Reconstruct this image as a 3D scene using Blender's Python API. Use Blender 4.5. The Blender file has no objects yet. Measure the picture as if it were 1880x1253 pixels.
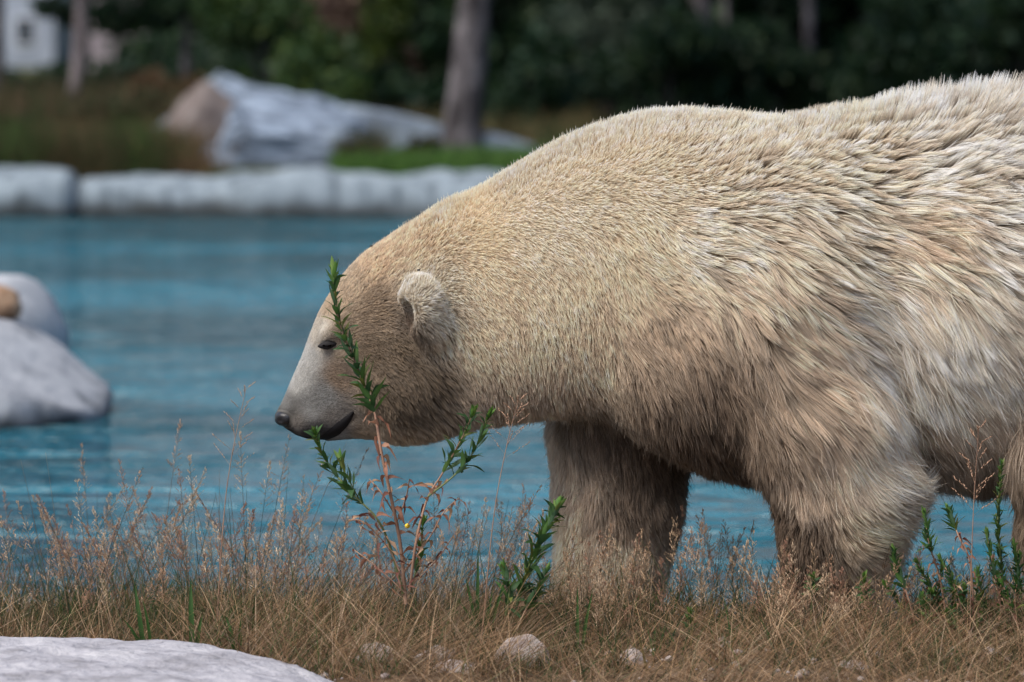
import bpy, bmesh, math, random
import numpy as np
from mathutils import Vector, Matrix, kdtree, noise as mnoise

random.seed(7)
RNG = np.random.default_rng(11)
S = bpy.context.scene
COL = S.collection
R = math.radians

# ------------------------------------------------------------------ camera
F_PX, CX, CY = 7600.0, 940.0, 626.5          # photograph pixels (1880 x 1253)
CAM = Vector((0.0, -10.0, 1.447))
PITCH = math.atan(576.0 / F_PX)
cam_d = bpy.data.cameras.new('camera')
cam_d.sensor_width = 36.0
cam_d.lens = 36.0 * F_PX / 1880.0
cam_d.clip_start, cam_d.clip_end = 0.1, 3000.0
cam_d.dof.use_dof = True
cam_d.dof.focus_distance = 9.72
cam_d.dof.aperture_fstop = 2.9
cam_d.dof.aperture_blades = 0
cam = bpy.data.objects.new('camera', cam_d)
COL.objects.link(cam)
cam.location = CAM
cam.rotation_euler = (R(90) - PITCH, 0, 0)
S.camera = cam

# ------------------------------------------------------------------ sky, sun, exposure
SUN_EL, SUN_AZ = 56.0, 128.0                  # azimuth: from +Y towards -X (from the bear's head side, a little towards the camera)
w = bpy.data.worlds.new('World'); S.world = w; w.use_nodes = True
nt = w.node_tree
sky = nt.nodes.new('ShaderNodeTexSky'); sky.sky_type = 'NISHITA'; sky.sun_disc = False
sky.sun_elevation = R(SUN_EL); sky.sun_rotation = R(-SUN_AZ)
sky.air_density = 1.0; sky.dust_density = 3.0; sky.ozone_density = 1.0
nt.nodes['Background'].inputs[1].default_value = 0.082
nt.links.new(sky.outputs[0], nt.nodes['Background'].inputs[0])
sun_d = bpy.data.lights.new('sun', 'SUN'); sun_d.energy = 1.9; sun_d.angle = R(40); sun_d.color = (1.0, 0.94, 0.84)
sun = bpy.data.objects.new('sun', sun_d); COL.objects.link(sun)
sd = Vector((-math.sin(R(SUN_AZ)) * math.cos(R(SUN_EL)), math.cos(R(SUN_AZ)) * math.cos(R(SUN_EL)), math.sin(R(SUN_EL))))
sun.rotation_euler = sd.to_track_quat('Z', 'Y').to_euler()
S.view_settings.view_transform = 'Standard'
S.view_settings.look = 'None'
S.view_settings.exposure = 1.08
S.view_settings.gamma = 1.0
S.render.engine = 'CYCLES'
S.cycles.use_denoising = True
try:
    S.cycles.denoiser = 'OPENIMAGEDENOISE'
except Exception:
    pass
S.cycles.max_bounces = 10; S.cycles.diffuse_bounces = 6; S.cycles.glossy_bounces = 3
S.cycles.transparent_max_bounces = 8
try:
    S.cycles_curves.shape = 'RIBBONS'
    S.cycles_curves.subdivisions = 2
except Exception:
    pass

# ------------------------------------------------------------------ helpers
_fw = Vector((0, math.cos(PITCH), -math.sin(PITCH))); _up = Vector((0, math.sin(PITCH), math.cos(PITCH)))
def P(px, py, Y):
    """world point seen at photo pixel (px, py) on the vertical plane y = Y (used to survey the place)"""
    d = _fw + Vector((1, 0, 0)) * ((px - CX) / F_PX) + _up * ((CY - py) / F_PX)
    return CAM + d * ((Y - CAM.y) / d.y)
def PG(px, py, z):
    """world point on the height z"""
    d = _fw + Vector((1, 0, 0)) * ((px - CX) / F_PX) + _up * ((CY - py) / F_PX)
    return CAM + d * ((z - CAM.z) / d.z)

def tag(o, label=None, cat=None, group=None, kind=None):
    if label: o['label'] = label
    if cat: o['category'] = cat
    if group: o['group'] = group
    if kind: o['kind'] = kind
    return o

def link(name, data, parent=None, mat=None):
    o = bpy.data.objects.new(name, data); COL.objects.link(o)
    if parent is not None: o.parent = parent
    if mat is not None and data is not None and len(data.materials) == 0: data.materials.append(mat)
    return o
def empty(name, loc=(0, 0, 0), rz=0.0):
    o = bpy.data.objects.new(name, None); COL.objects.link(o)
    o.location = loc; o.rotation_euler = (0, 0, rz); o.empty_display_size = 0.05
    return o
def mesh_np(name, V, Fq, col=None, smooth=True):
    """V (n,3), Fq (m,k) equal-size faces, col (n,3)"""
    V = np.asarray(V, np.float32); Fq = np.asarray(Fq, np.int32)
    me = bpy.data.meshes.new(name)
    me.vertices.add(len(V)); me.vertices.foreach_set('co', V.ravel())
    k = Fq.shape[1]
    me.loops.add(Fq.size); me.loops.foreach_set('vertex_index', Fq.ravel())
    me.polygons.add(len(Fq)); me.polygons.foreach_set('loop_start', np.arange(0, Fq.size, k, dtype=np.int32))
    if smooth: me.polygons.foreach_set('use_smooth', np.ones(len(Fq), bool))
    if col is not None:
        a = me.color_attributes.new('col', 'FLOAT_COLOR', 'POINT')
        c = np.ones((len(V), 4), np.float32); c[:, :3] = col
        a.data.foreach_set('color', c.ravel())
    me.update(); me.validate()
    return me
def bm_mesh(name, bm, smooth=True):
    me = bpy.data.meshes.new(name); bm.to_mesh(me); bm.free()
    for p in me.polygons: p.use_smooth = smooth
    return me
def copy_tree(o, parent=None):
    c = o.copy(); COL.objects.link(c); c.parent = parent
    for ch in list(o.children): copy_tree(ch, c)
    return c

# ------------------------------------------------------------------ materials
def mat(name, base=(0.5, 0.5, 0.5), rough=0.8, spec=0.3, attr=None, ramp=None, scale=3.0, detail=6.0,
        bump=0.0, bscale=None, bdist=0.02, stretch=None, transl=0.0, sheen=0.0):
    m = bpy.data.materials.new(name); m.use_nodes = True
    t = m.node_tree; N = t.nodes; L = t.links
    b = N['Principled BSDF']
    b.inputs['Base Color'].default_value = (*base, 1); b.inputs['Roughness'].default_value = rough
    b.inputs['Specular IOR Level'].default_value = spec
    if sheen: b.inputs['Sheen Weight'].default_value = sheen
    tc = N.new('ShaderNodeTexCoord'); mp = N.new('ShaderNodeMapping'); L.new(tc.outputs['Object'], mp.inputs[0])
    if stretch: mp.inputs['Scale'].default_value = stretch
    colout = None
    if attr:
        at = N.new('ShaderNodeAttribute'); at.attribute_name = attr; colout = at.outputs['Color']
    if ramp:
        nz = N.new('ShaderNodeTexNoise'); nz.inputs['Scale'].default_value = scale; nz.inputs['Detail'].default_value = detail
        nz.inputs['Roughness'].default_value = 0.6
        L.new(mp.outputs[0], nz.inputs['Vector'])
        cr = N.new('ShaderNodeValToRGB'); els = cr.color_ramp.elements
        els[0].position = ramp[0][0]; els[0].color = (*ramp[0][1], 1)
        els[1].position = ramp[-1][0]; els[1].color = (*ramp[-1][1], 1)
        for p, c in ramp[1:-1]:
            e = els.new(p); e.color = (*c, 1)
        L.new(nz.outputs[0], cr.inputs[0])
        if colout:
            mx = N.new('ShaderNodeMix'); mx.data_type = 'RGBA'; mx.blend_type = 'MULTIPLY'; mx.inputs[0].default_value = 1.0
            L.new(colout, mx.inputs[6]); L.new(cr.outputs[0], mx.inputs[7]); colout = mx.outputs[2]
        else: colout = cr.outputs[0]
    if colout: L.new(colout, b.inputs['Base Color'])
    if bump:
        n2 = N.new('ShaderNodeTexNoise'); n2.inputs['Scale'].default_value = bscale or scale * 3; n2.inputs['Detail'].default_value = 8
        L.new(mp.outputs[0], n2.inputs['Vector'])
        bp = N.new('ShaderNodeBump'); bp.inputs['Strength'].default_value = bump; bp.inputs['Distance'].default_value = bdist
        L.new(n2.outputs[0], bp.inputs['Height']); L.new(bp.outputs[0], b.inputs['Normal'])
    if transl:
        tr = N.new('ShaderNodeBsdfTranslucent'); ms = N.new('ShaderNodeMixShader'); ms.inputs[0].default_value = transl
        if colout: L.new(colout, tr.inputs[0])
        else: tr.inputs[0].default_value = (*base, 1)
        L.new(b.outputs[0], ms.inputs[1]); L.new(tr.outputs[0], ms.inputs[2])
        L.new(ms.outputs[0], N['Material Output'].inputs['Surface'])
    return m

def waterline(m, z0, z1, dark):
    """algae-stained band where the stone meets the water"""
    t = m.node_tree; N = t.nodes; L = t.links; b = N['Principled BSDF']; src = b.inputs['Base Color'].links[0].from_socket
    ge = N.new('ShaderNodeNewGeometry'); sx = N.new('ShaderNodeSeparateXYZ'); L.new(ge.outputs['Position'], sx.inputs[0])
    nz = N.new('ShaderNodeTexNoise'); nz.inputs['Scale'].default_value = 3.5; nz.inputs['Detail'].default_value = 5; L.new(ge.outputs['Position'], nz.inputs['Vector'])
    ad = N.new('ShaderNodeMath'); ad.operation = 'MULTIPLY_ADD'; ad.inputs[1].default_value = 0.30; ad.inputs[2].default_value = -0.15; L.new(nz.outputs[0], ad.inputs[0])
    sm_ = N.new('ShaderNodeMath'); sm_.operation = 'ADD'; L.new(sx.outputs[2], sm_.inputs[0]); L.new(ad.outputs[0], sm_.inputs[1])
    mr = N.new('ShaderNodeMapRange'); mr.inputs[1].default_value = z0; mr.inputs[2].default_value = z1; L.new(sm_.outputs[0], mr.inputs[0])
    mx = N.new('ShaderNodeMix'); mx.data_type = 'RGBA'; mx.inputs[6].default_value = (*dark, 1); L.new(mr.outputs[0], mx.inputs[0]); L.new(src, mx.inputs[7]); L.new(mx.outputs[2], b.inputs['Base Color'])
    return m
M = {}
M['soil'] = mat('soil', ramp=[(0.3, (0.10, 0.065, 0.04)), (0.5, (0.20, 0.14, 0.09)), (0.7, (0.30, 0.23, 0.17))], scale=14, rough=0.95, spec=0.1, bump=0.6, bscale=60, bdist=0.01)
M['rock_pale'] = mat('rock_pale', ramp=[(0.3, (0.126, 0.153, 0.196)), (0.5, (0.193, 0.235, 0.293)), (0.68, (0.244, 0.296, 0.357))], scale=3.2, rough=0.9, spec=0.2, bump=0.5, bscale=22, bdist=0.02)
M['rock_streak'] = mat('rock_streak', ramp=[(0.32, (0.080, 0.101, 0.122)), (0.48, (0.184, 0.227, 0.265)), (0.66, (0.241, 0.290, 0.334))], scale=4.5, rough=0.9, spec=0.2, bump=0.5, bscale=18, bdist=0.02, stretch=(1.6, 1.6, 0.35))
M['rock_band'] = mat('rock_band', ramp=[(0.34, (0.056, 0.074, 0.100)), (0.47, (0.165, 0.206, 0.272)), (0.60, (0.268, 0.333, 0.429))], scale=2.6, rough=0.9, spec=0.2, bump=0.6, bscale=9, bdist=0.05, stretch=(1.1, 1.4, 3.2))
M['rock_brown'] = mat('rock_brown', ramp=[(0.3, (0.095, 0.078, 0.074)), (0.5, (0.15, 0.125, 0.12)), (0.7, (0.19, 0.17, 0.165))], scale=5, rough=0.95, spec=0.1, bump=0.5, bscale=20, bdist=0.02)
M['stone_tan'] = mat('stone_tan', ramp=[(0.35, (0.20, 0.11, 0.065)), (0.65, (0.36, 0.25, 0.17))], scale=14, rough=0.9, spec=0.1, bump=0.4, bscale=40, bdist=0.01)
M['slab'] = mat('slab', ramp=[(0.27, (0.085, 0.082, 0.088)), (0.36, (0.237, 0.233, 0.255)), (0.5, (0.342, 0.339, 0.377)), (0.72, (0.427, 0.422, 0.451))], scale=8, detail=10, rough=0.9, spec=0.2, bump=1.0, bscale=26, bdist=0.02)
M['pebble'] = mat('pebble', ramp=[(0.3, (0.230, 0.173, 0.154)), (0.5, (0.371, 0.320, 0.301)), (0.7, (0.448, 0.416, 0.397))], scale=14, rough=0.85, spec=0.3, bump=0.5, bscale=70, bdist=0.006)
M['rock_pool'] = mat('rock_pool', ramp=[(0.32, (0.168, 0.183, 0.206)), (0.46, (0.302, 0.319, 0.353)), (0.66, (0.386, 0.404, 0.439))], scale=3.6, rough=0.9, spec=0.2, bump=0.5, bscale=18, bdist=0.02, stretch=(1.6, 1.6, 0.45))
waterline(M['rock_pool'], -0.13, -0.03, (0.05, 0.055, 0.06))
waterline(M['rock_streak'], -0.09, 0.06, (0.035, 0.040, 0.042))
M['bark_grey'] = mat('bark_grey', ramp=[(0.36, (0.019, 0.017, 0.018)), (0.5, (0.081, 0.074, 0.080)), (0.62, (0.178, 0.164, 0.174))], scale=4.0, rough=0.95, spec=0.1, bump=0.8, bscale=14, bdist=0.04, stretch=(1.5, 1.5, 0.7))
M['bark_pale'] = mat('bark_pale', ramp=[(0.3, (0.096, 0.078, 0.078)), (0.6, (0.204, 0.174, 0.180))], scale=3.0, rough=0.95, spec=0.1, bump=0.5, bscale=14, bdist=0.02)
M['leaf'] = mat('leaf', attr='col', rough=0.6, spec=0.3, transl=0.3)
M['grass'] = mat('grass', attr='col', rough=0.7, spec=0.2, transl=0.3)

def ground_mat():
    m = mat('soil', ramp=[(0.3, (0.05, 0.032, 0.02)), (0.5, (0.11, 0.073, 0.046)), (0.7, (0.19, 0.14, 0.10))], scale=14, rough=0.95, spec=0.1, bump=0.6, bscale=60, bdist=0.01)
    t = m.node_tree; N = t.nodes; L = t.links; b = N['Principled BSDF']; src = b.inputs['Base Color'].links[0].from_socket
    ge = N.new('ShaderNodeNewGeometry'); sx = N.new('ShaderNodeSeparateXYZ'); L.new(ge.outputs['Position'], sx.inputs[0])
    mr = N.new('ShaderNodeMapRange'); mr.inputs[1].default_value = 10; mr.inputs[2].default_value = 22; L.new(sx.outputs[1], mr.inputs[0])
    nz = N.new('ShaderNodeTexNoise'); nz.inputs['Scale'].default_value = 0.6; nz.inputs['Detail'].default_value = 6; L.new(ge.outputs['Position'], nz.inputs['Vector'])
    cr = N.new('ShaderNodeValToRGB'); e = cr.color_ramp.elements; e[0].position = 0.35; e[0].color = (0.022, 0.032, 0.014, 1); e[1].position = 0.7; e[1].color = (0.075, 0.075, 0.032, 1)
    L.new(nz.outputs[0], cr.inputs[0]); mx = N.new('ShaderNodeMix'); mx.data_type = 'RGBA'
    L.new(mr.outputs[0], mx.inputs[0]); L.new(src, mx.inputs[6]); L.new(cr.outputs[0], mx.inputs[7]); L.new(mx.outputs[2], b.inputs['Base Color'])
    return m
M['soil'] = ground_mat()
# ------------------------------------------------------------------ setting: ground sheet
def smooth(a, b, x):
    t = np.clip((x - a) / (b - a), 0, 1); return t * t * (3 - 2 * t)
def bank_edge(x):
    return 0.07 + 0.20 * (1 - smooth(-0.75, -0.1, np.asarray(x, float))) + 0.03 * np.sin(x * 5.1 + 0.6) + 0.02 * np.sin(x * 11.3)
WATER_Z = -0.12
def ground_h(x, y):
    x = np.asarray(x, float); y = np.asarray(y, float)
    near = 0.012 * np.sin(x * 7.1 + y * 3.0) + 0.010 * np.sin(x * 3.3 - y * 9.0) + 0.02 * np.sin(x * 1.3)
    e = bank_edge(x)
    z = near * (1 - smooth(e - 0.2, e + 0.2, y)) - 0.75 * smooth(e - 0.06, e + 0.8, y)
    right = smooth(-6.0, 6.0, x)
    far = 0.22 + (0.003 + 0.010 * right) * (y - 25)
    z = z + (far + 0.75) * smooth(24.5, 25.3, y)
    z = z + smooth(44, 130, y) * 18 * right
    z = z + smooth(140, 500, y) * 25
    z = z + smooth(9.0, 14.0, np.abs(x)) * smooth(-2, 4, y) * (1 - smooth(24, 26, y)) * 1.05
    return z
xs = np.unique(np.concatenate([np.linspace(-1500, -60, 16), np.linspace(-60, -6, 50), np.linspace(-6, 6, 161), np.linspace(6, 60, 50), np.linspace(60, 1500, 16)]))
ys = np.unique(np.concatenate([np.linspace(-600, -14, 16), np.linspace(-14, -3, 16), np.linspace(-3, 3, 81), np.linspace(3, 30, 60), np.linspace(30, 140, 50), np.linspace(140, 2200, 25)]))
XX, YY = np.meshgrid(xs, ys, indexing='ij')
V = np.stack([XX, YY, ground_h(XX, YY)], -1).reshape(-1, 3)
ny = len(ys); ii, jj = np.meshgrid(np.arange(len(xs) - 1), np.arange(ny - 1), indexing='ij')
q = (ii * ny + jj).ravel()
g = link('ground', mesh_np('ground', V, np.stack([q, q + ny, q + ny + 1, q + 1], 1)), None, M['soil'])
tag(g, 'brown earth bank with dry straw between pool and camera', 'ground', kind='structure')

# water
def water_mat():
    m = bpy.data.materials.new('water'); m.use_nodes = True
    t = m.node_tree; N = t.nodes; L = t.links; b = N['Principled BSDF']
    b.inputs['Roughness'].default_value = 0.06; b.inputs['IOR'].default_value = 1.33
    b.inputs['Specular IOR Level'].default_value = 0.5
    tc = N.new('ShaderNodeTexCoord')
    mp = N.new('ShaderNodeMapping'); mp.inputs['Scale'].default_value = (0.16, 0.30, 1); L.new(tc.outputs['Object'], mp.inputs[0])
    nz = N.new('ShaderNodeTexNoise'); nz.inputs['Scale'].default_value = 1.6; nz.inputs['Detail'].default_value = 3; L.new(mp.outputs[0], nz.inputs['Vector'])
    cr = N.new('ShaderNodeValToRGB'); e = cr.color_ramp.elements
    e[0].position = 0.36; e[0].color = (0.012, 0.066, 0.090, 1); e[1].position = 0.64; e[1].color = (0.022, 0.160, 0.232, 1)
    L.new(nz.outputs[0], cr.inputs[0]); L.new(cr.outputs[0], b.inputs['Base Color'])
    h = None
    for sc, st, wt in ((1.7, (0.55, 1.3, 1), 1.0), (5.0, (0.45, 1.25, 1), 0.42), (14.0, (0.5, 1.1, 1), 0.16)):
        m2 = N.new('ShaderNodeMapping'); m2.inputs['Scale'].default_value = st; m2.inputs['Rotation'].default_value = (0, 0, 0.12); L.new(tc.outputs['Object'], m2.inputs[0])
        n2 = N.new('ShaderNodeTexNoise'); n2.inputs['Scale'].default_value = sc; n2.inputs['Detail'].default_value = 2; n2.inputs['Distortion'].default_value = 0.4
        L.new(m2.outputs[0], n2.inputs['Vector'])
        mu = N.new('ShaderNodeMath'); mu.operation = 'MULTIPLY'; mu.inputs[1].default_value = wt; L.new(n2.outputs[0], mu.inputs[0])
        if h is None: h = mu.outputs[0]
        else:
            ad = N.new('ShaderNodeMath'); ad.operation = 'ADD'; L.new(h, ad.inputs[0]); L.new(mu.outputs[0], ad.inputs[1]); h = ad.outputs[0]
    bp = N.new('ShaderNodeBump'); bp.inputs['Strength'].default_value = 1.0; bp.inputs['Distance'].default_value = 0.55
    L.new(h, bp.inputs['Height']); L.new(bp.outputs[0], b.inputs['Normal'])
    return m
V = [(-13, -0.3, WATER_Z), (13, -0.3, WATER_Z), (13, 25.1, WATER_Z), (-13, 25.1, WATER_Z)]
wo = link('water', mesh_np('water', V, [[0, 1, 2, 3]]), None, water_mat())
tag(wo, 'rippled teal blue pool water behind the bear', 'water', kind='structure')

# ------------------------------------------------------------------ rocks
def rock_mesh(name, dims, seed=0, sub=4, rough=0.16, freq=2.0, cuts=(), flat_bottom=-0.6, fine=0.03):
    bm = bmesh.new(); bmesh.ops.create_icosphere(bm, subdivisions=sub, radius=1.0)
    off = Vector((seed * 13.7, seed * 5.1, seed * 9.3))
    for v in bm.verts:
        p = v.co.copy()
        for n, d in cuts:
            n = Vector(n).normalized(); k = p.dot(n) - d
            if k > 0: p -= n * k * 0.92
        f = mnoise.fractal(v.co * freq + off, 1.0, 2.0, 4) * rough + mnoise.fractal(v.co * freq * 5 + off, 1.0, 2.0, 3) * fine
        p *= (1.0 + f)
        if p.z < flat_bottom: p.z = flat_bottom + (p.z - flat_bottom) * 0.1
        v.co = Vector((p.x * dims[0], p.y * dims[1], p.z * dims[2]))
    return bm_mesh(name, bm)

# far pool rim: three cast-stone lengths
def rim_stone(x0, x1, ztop, y0, seed, parent):
    nx, na = max(24, int((x1 - x0) / 0.06)), 20
    X = np.linspace(0, 1, nx); V = []
    for i, u in enumerate(X):
        x = x0 + (x1 - x0) * u
        endf = min(1.0, (min(u, 1 - u) * (x1 - x0) / 0.09)) ; endf = math.sqrt(max(1e-4, 1 - (1 - endf) ** 2))
        for k in range(na):
            a = math.pi * 2 * k / na
            cy, cz = math.cos(a), math.sin(a)
            sy = math.copysign(abs(cy) ** 0.65, cy) * 0.42; sz = math.copysign(abs(cz) ** 0.65, cz) * 0.40
            p = Vector((x * 1.3, a, seed)); f = 1 + 0.20 * mnoise.fractal(Vector((x * 1.4, cy * 0.8, cz * 0.8 + seed)), 0.9, 2, 5)
            V.append((x, y0 + 0.05 * math.sin(x * 0.9 + seed) + sy * f * (0.6 + 0.4 * endf), ztop - 0.40 + sz * f * endf + 0.03 * math.sin(x * 1.7 + seed)))
    Fq = []
    for i in range(nx - 1):
        for k in range(na):
            Fq.append((i * na + k, (i + 1) * na + k, (i + 1) * na + (k + 1) % na, i * na + (k + 1) % na))
    o = link('rim_stone', mesh_np('rim_stone', V, Fq), parent, M['rock_streak'])
    return o
rim = empty('stone_edging', (0, 24.6, WATER_Z)); tag(rim, 'low rounded pale stone rim along the far edge of the pool', 'stone edging')
for (x0, x1, zt, sdd) in ((-9.5, -3.60, 0.262, 1.3), (-3.66, 0.9, 0.235, 4.1), (0.84, 9.5, 0.18, 7.7)):
    rim_stone(x0, x1, zt, 0.0, sdd, rim)
for ch in rim.children: ch.location = (0, 0, -WATER_Z)

# big banded boulder beyond the rim
o = link('banded_boulder', rock_mesh('banded_boulder', (1.16, 0.75, 0.66), 3, 5, 0.14, 2.0,
        cuts=(((-0.8, -0.35, 0.5), 0.56), ((0.25, -0.45, 0.9), 0.58), ((0.9, -0.2, 0.3), 0.80), ((0.1, -1, 0.1), 0.66)), flat_bottom=-0.7, fine=0.05), None, M['rock_band'])
o.location = (P(480, 262, 27).x, 27.0, 0.34); o.rotation_euler = (0, R(4), R(4))
tag(o, 'large grey and white banded boulder with a slanted ridge above the far rim', 'boulder', 'boulders on the far bank')
o = link('brown_boulder', rock_mesh('brown_boulder', (0.55, 0.42, 0.62), 5, 4, 0.10, 1.8, cuts=(((-0.75, -0.2, 0.65), 0.42),), flat_bottom=-0.8), None, M['rock_brown'])
o.location = (P(348, 235, 26.9).x, 26.85, 0.36)
tag(o, 'brownish weathered boulder against the left flank of the banded boulder', 'boulder', 'boulders on the far bank')
o = link('pointed_boulder', rock_mesh('pointed_boulder', (0.42, 0.4, 0.5), 8, 4, 0.14, 1.8, cuts=(((0.6, -0.3, 0.7), 0.5), ((-0.7, -0.3, 0.6), 0.5)), flat_bottom=-0.9), None, M['rock_pale'])
o.location = (P(405, 165, 29).x, 29.0, 0.58)
tag(o, 'pale pointed boulder showing above the back of the banded boulder', 'boulder', 'boulders on the far bank')
def slab(name, px0, px1, pyt0, pyt1, Y, hgt, label, seed):
    a, b = P(px0, pyt0, Y), P(px1, pyt1, Y)
    me = rock_mesh(name, ((b.x - a.x) / 2 * 1.05, 0.3, hgt / 2), seed, 4, 0.05, 1.5, flat_bottom=-0.95,
                   cuts=(((0, 0, 1), 0.62), ((0, -1, 0), 0.6), ((1, 0, 0), 0.85), ((-1, 0, 0), 0.85)))
    o = link(name, me, None, M['rock_pale'])
    o.location = ((a.x + b.x) / 2, Y, (a.z + b.z) / 2 - hgt * 0.31)
    o.rotation_euler = (0, math.atan2(a.z - b.z, b.x - a.x), 0)
    tag(o, label, 'stone slab', 'stone slabs on the far bank')
slab('stone_slab', 600, 830, 186, 234, 28.2, 0.85, 'long sloping grey stone slab between boulder and grey trunk', 12)
slab('stone_slab', 866, 990, 236, 272, 28.2, 0.6, 'short sloping grey stone slab just beyond the grey trunk', 14)

# pale dripping rock in the pool on the left, small brown stone on top
o = link('pool_rock', rock_mesh('pool_rock', (0.92, 0.85, 0.43), 21, 5, 0.05, 1.2, cuts=(((0, 0, 1), 0.78), ((0.75, -0.1, 0.7), 0.80)), flat_bottom=-0.9, fine=0.012), None, M['rock_pool'])
o.location = (P(-205, 700, 6.8).x, 6.8, -0.06); o.rotation_euler = (0, R(5), R(-8))
tag(o, 'large smooth pale grey rock rising from the pool at the frame edge', 'rock', 'rocks standing in the pool')
o = link('pool_rock', rock_mesh('pool_rock', (0.50, 0.45, 0.36), 24, 4, 0.06, 1.2, cuts=(((0, 0, 1), 0.80),), flat_bottom=-0.9), None, M['rock_pool'])
o.location = (P(-85, 600, 8.3).x, 8.3, 0.06)
tag(o, 'smaller rounded grey rock behind the large pool rock', 'rock', 'rocks standing in the pool')
o = link('brown_stone', rock_mesh('brown_stone', (0.105, 0.09, 0.085), 26, 3, 0.14, 1.6), None, M['stone_tan'])
o.location = P(-6, 562, 7.1)
tag(o, 'small tan brown stone lying on top of the large pool rock', 'stone')

# foreground slab
def front_slab():
    bx = np.array([-2.2, -1.5, -1.24, -0.80, -0.60, -0.45, -0.34, -0.26, -0.2]); by = np.array([-0.50, -0.53, -0.56, -0.64, -0.76, -0.88, -1.0, -1.15, -1.6])
    n, m = 150, 90; V = []
    for i in range(n):
        x = -2.2 + 2.02 * i / (n - 1); yb = float(np.interp(x, bx, by))
        for j in range(m):
            t = j / (m - 1)
            if t < 0.12:
                s = t / 0.12; y = yb + 0.035 * math.sin(s * 1.57); z = -0.10 + 0.14 * s
                y = yb + 0.03 * (1 - s) ** 0.5 * (1 if s < 1 else 0)
            else:
                s = (t - 0.12) / 0.88; y = yb - 2.3 * s ** 1.4; z = 0.04 + 0.045 * (1 - math.exp(-s * 9))
            p = Vector((x, y, 0))
            z += 0.010 * mnoise.fractal(p * 3.1, 1, 2, 4) + 0.005 * mnoise.fractal(p * 14, 0.8, 2, 5) - 0.022
            y += 0.03 * mnoise.fractal(Vector((x * 7, 3.3, 0)), 0.8, 2, 4)
            for (cx, cy, r, d) in ((P(380, 1225, -0.8).x, -0.83, 0.020, 0.03), (P(180, 1206, -0.75).x, -0.70, 0.022, 0.014), (P(20, 1235, -0.85).x, -0.86, 0.05, 0.025), (P(120, 1253, -0.9).x, -0.98, 0.03, 0.05)):
                dd = ((x - cx) / 1.3) ** 2 + (y - cy) ** 2
                z -= d * math.exp(-dd / (r * r))
            if t > 0.965 or i in (0, n - 1): z -= 0.16
            V.append((x, y, z + (0.02 if x < -0.9 else 0.02 * (1 - smooth(-0.9, -0.3, x))) - 0.05 * float(smooth(-0.55, -0.2, x))))
    Fq = [(i * m + j, i * m + j + 1, (i + 1) * m + j + 1, (i + 1) * m + j) for i in range(n - 1) for j in range(m - 1)]
    o = link('flat_rock', mesh_np('flat_rock', V, Fq), None, M['slab'])
    tag(o, 'broad flat pale lavender grey rock in the bottom corner before the grass', 'rock')
front_slab()

# pebbles in the straw
for k, (px, py, Y, sx, sz, lab) in enumerate((
        (960, 1202, -0.62, 0.060, 0.058, 'largest round white stone in the straw before the far foreleg'),
        (1163, 1225, -0.70, 0.048, 0.040, 'round pinkish stone in the straw below the gap between the legs'),
        (1345, 1232, -0.72, 0.045, 0.026, 'flat pale stone half sunk in straw before the near foreleg'),
        (800, 1200, -0.62, 0.050, 0.030, 'flattish pale stone in the straw below the dried weed'),
        (690, 1200, -0.60, 0.060, 0.034, 'wide low stone mostly covered by straw near the flat rock'),
        (835, 1235, -0.78, 0.050, 0.025, 'low white stone at the bottom edge below the flattish stone'),
        (1225, 1228, -0.72, 0.030, 0.020, 'small pale stone just beside the round pinkish stone'),
        (1560, 1245, -0.78, 0.045, 0.026, 'low pinkish stone in the straw under the near foreleg'))):
    me = rock_mesh('pebble', (sx, sx * 0.8, sz), 40 + k, 4, 0.16, 1.4, cuts=(((0.3, -0.6, 0.7), 0.75),), flat_bottom=-0.8, fine=0.02)
    o = link('pebble', me, None, M['pebble']); p = P(px, py, Y); o.location = (p.x, Y, max(p.z - 0.012, 0.004)); o.rotation_euler = (0, 0, k * 1.3)
    tag(o, lab, 'stone', 'stones in the straw')

# fine gravel among the straw
gv = []; gr_ = random.Random(17)
bmg = bmesh.new(); bmesh.ops.create_icosphere(bmg, subdivisions=1, radius=1.0)
gV0 = np.array([tuple(v.co) for v in bmg.verts]); gF0 = np.array([[v.index for v in f.verts] for f in bmg.faces]); bmg.free()
for k in range(380):
    x = gr_.uniform(-1.3, 1.7); y = gr_.uniform(-1.2, -0.35); s = gr_.choice((0.004, 0.005, 0.007, 0.009, 0.013)) * gr_.uniform(0.7, 1.2)
    if x < -0.2 and y < float(np.interp(x, [-2.2, -1.24, -0.80, -0.60, -0.45, -0.34, -0.26], [-0.5, -0.56, -0.64, -0.76, -0.88, -1.0, -1.15])): continue
    q = gV0 * (1 + 0.22 * np.sin(gV0[:, [1, 2, 0]] * 3 + k)) * s * np.array([1, 0.8, 0.62]); an_ = gr_.random() * 6.3
    q = np.stack([q[:, 0] * math.cos(an_) - q[:, 1] * math.sin(an_), q[:, 0] * math.sin(an_) + q[:, 1] * math.cos(an_), q[:, 2]], 1) + np.array([x, y, float(ground_h(x, y)) + s * 0.3])
    gv.append((q, gF0))
gvV = np.concatenate([q[0] for q in gv]); gvF = np.concatenate([q[1] + 12 * i for i, q in enumerate(gv)]) if len(gV0) == 12 else np.concatenate([q[1] + len(gV0) * i for i, q in enumerate(gv)])
tag(link('gravel', mesh_np('gravel', gvV, gvF), None, M['pebble']), 'small pale gravel scattered among the straw', 'gravel', kind='stuff')

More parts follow.
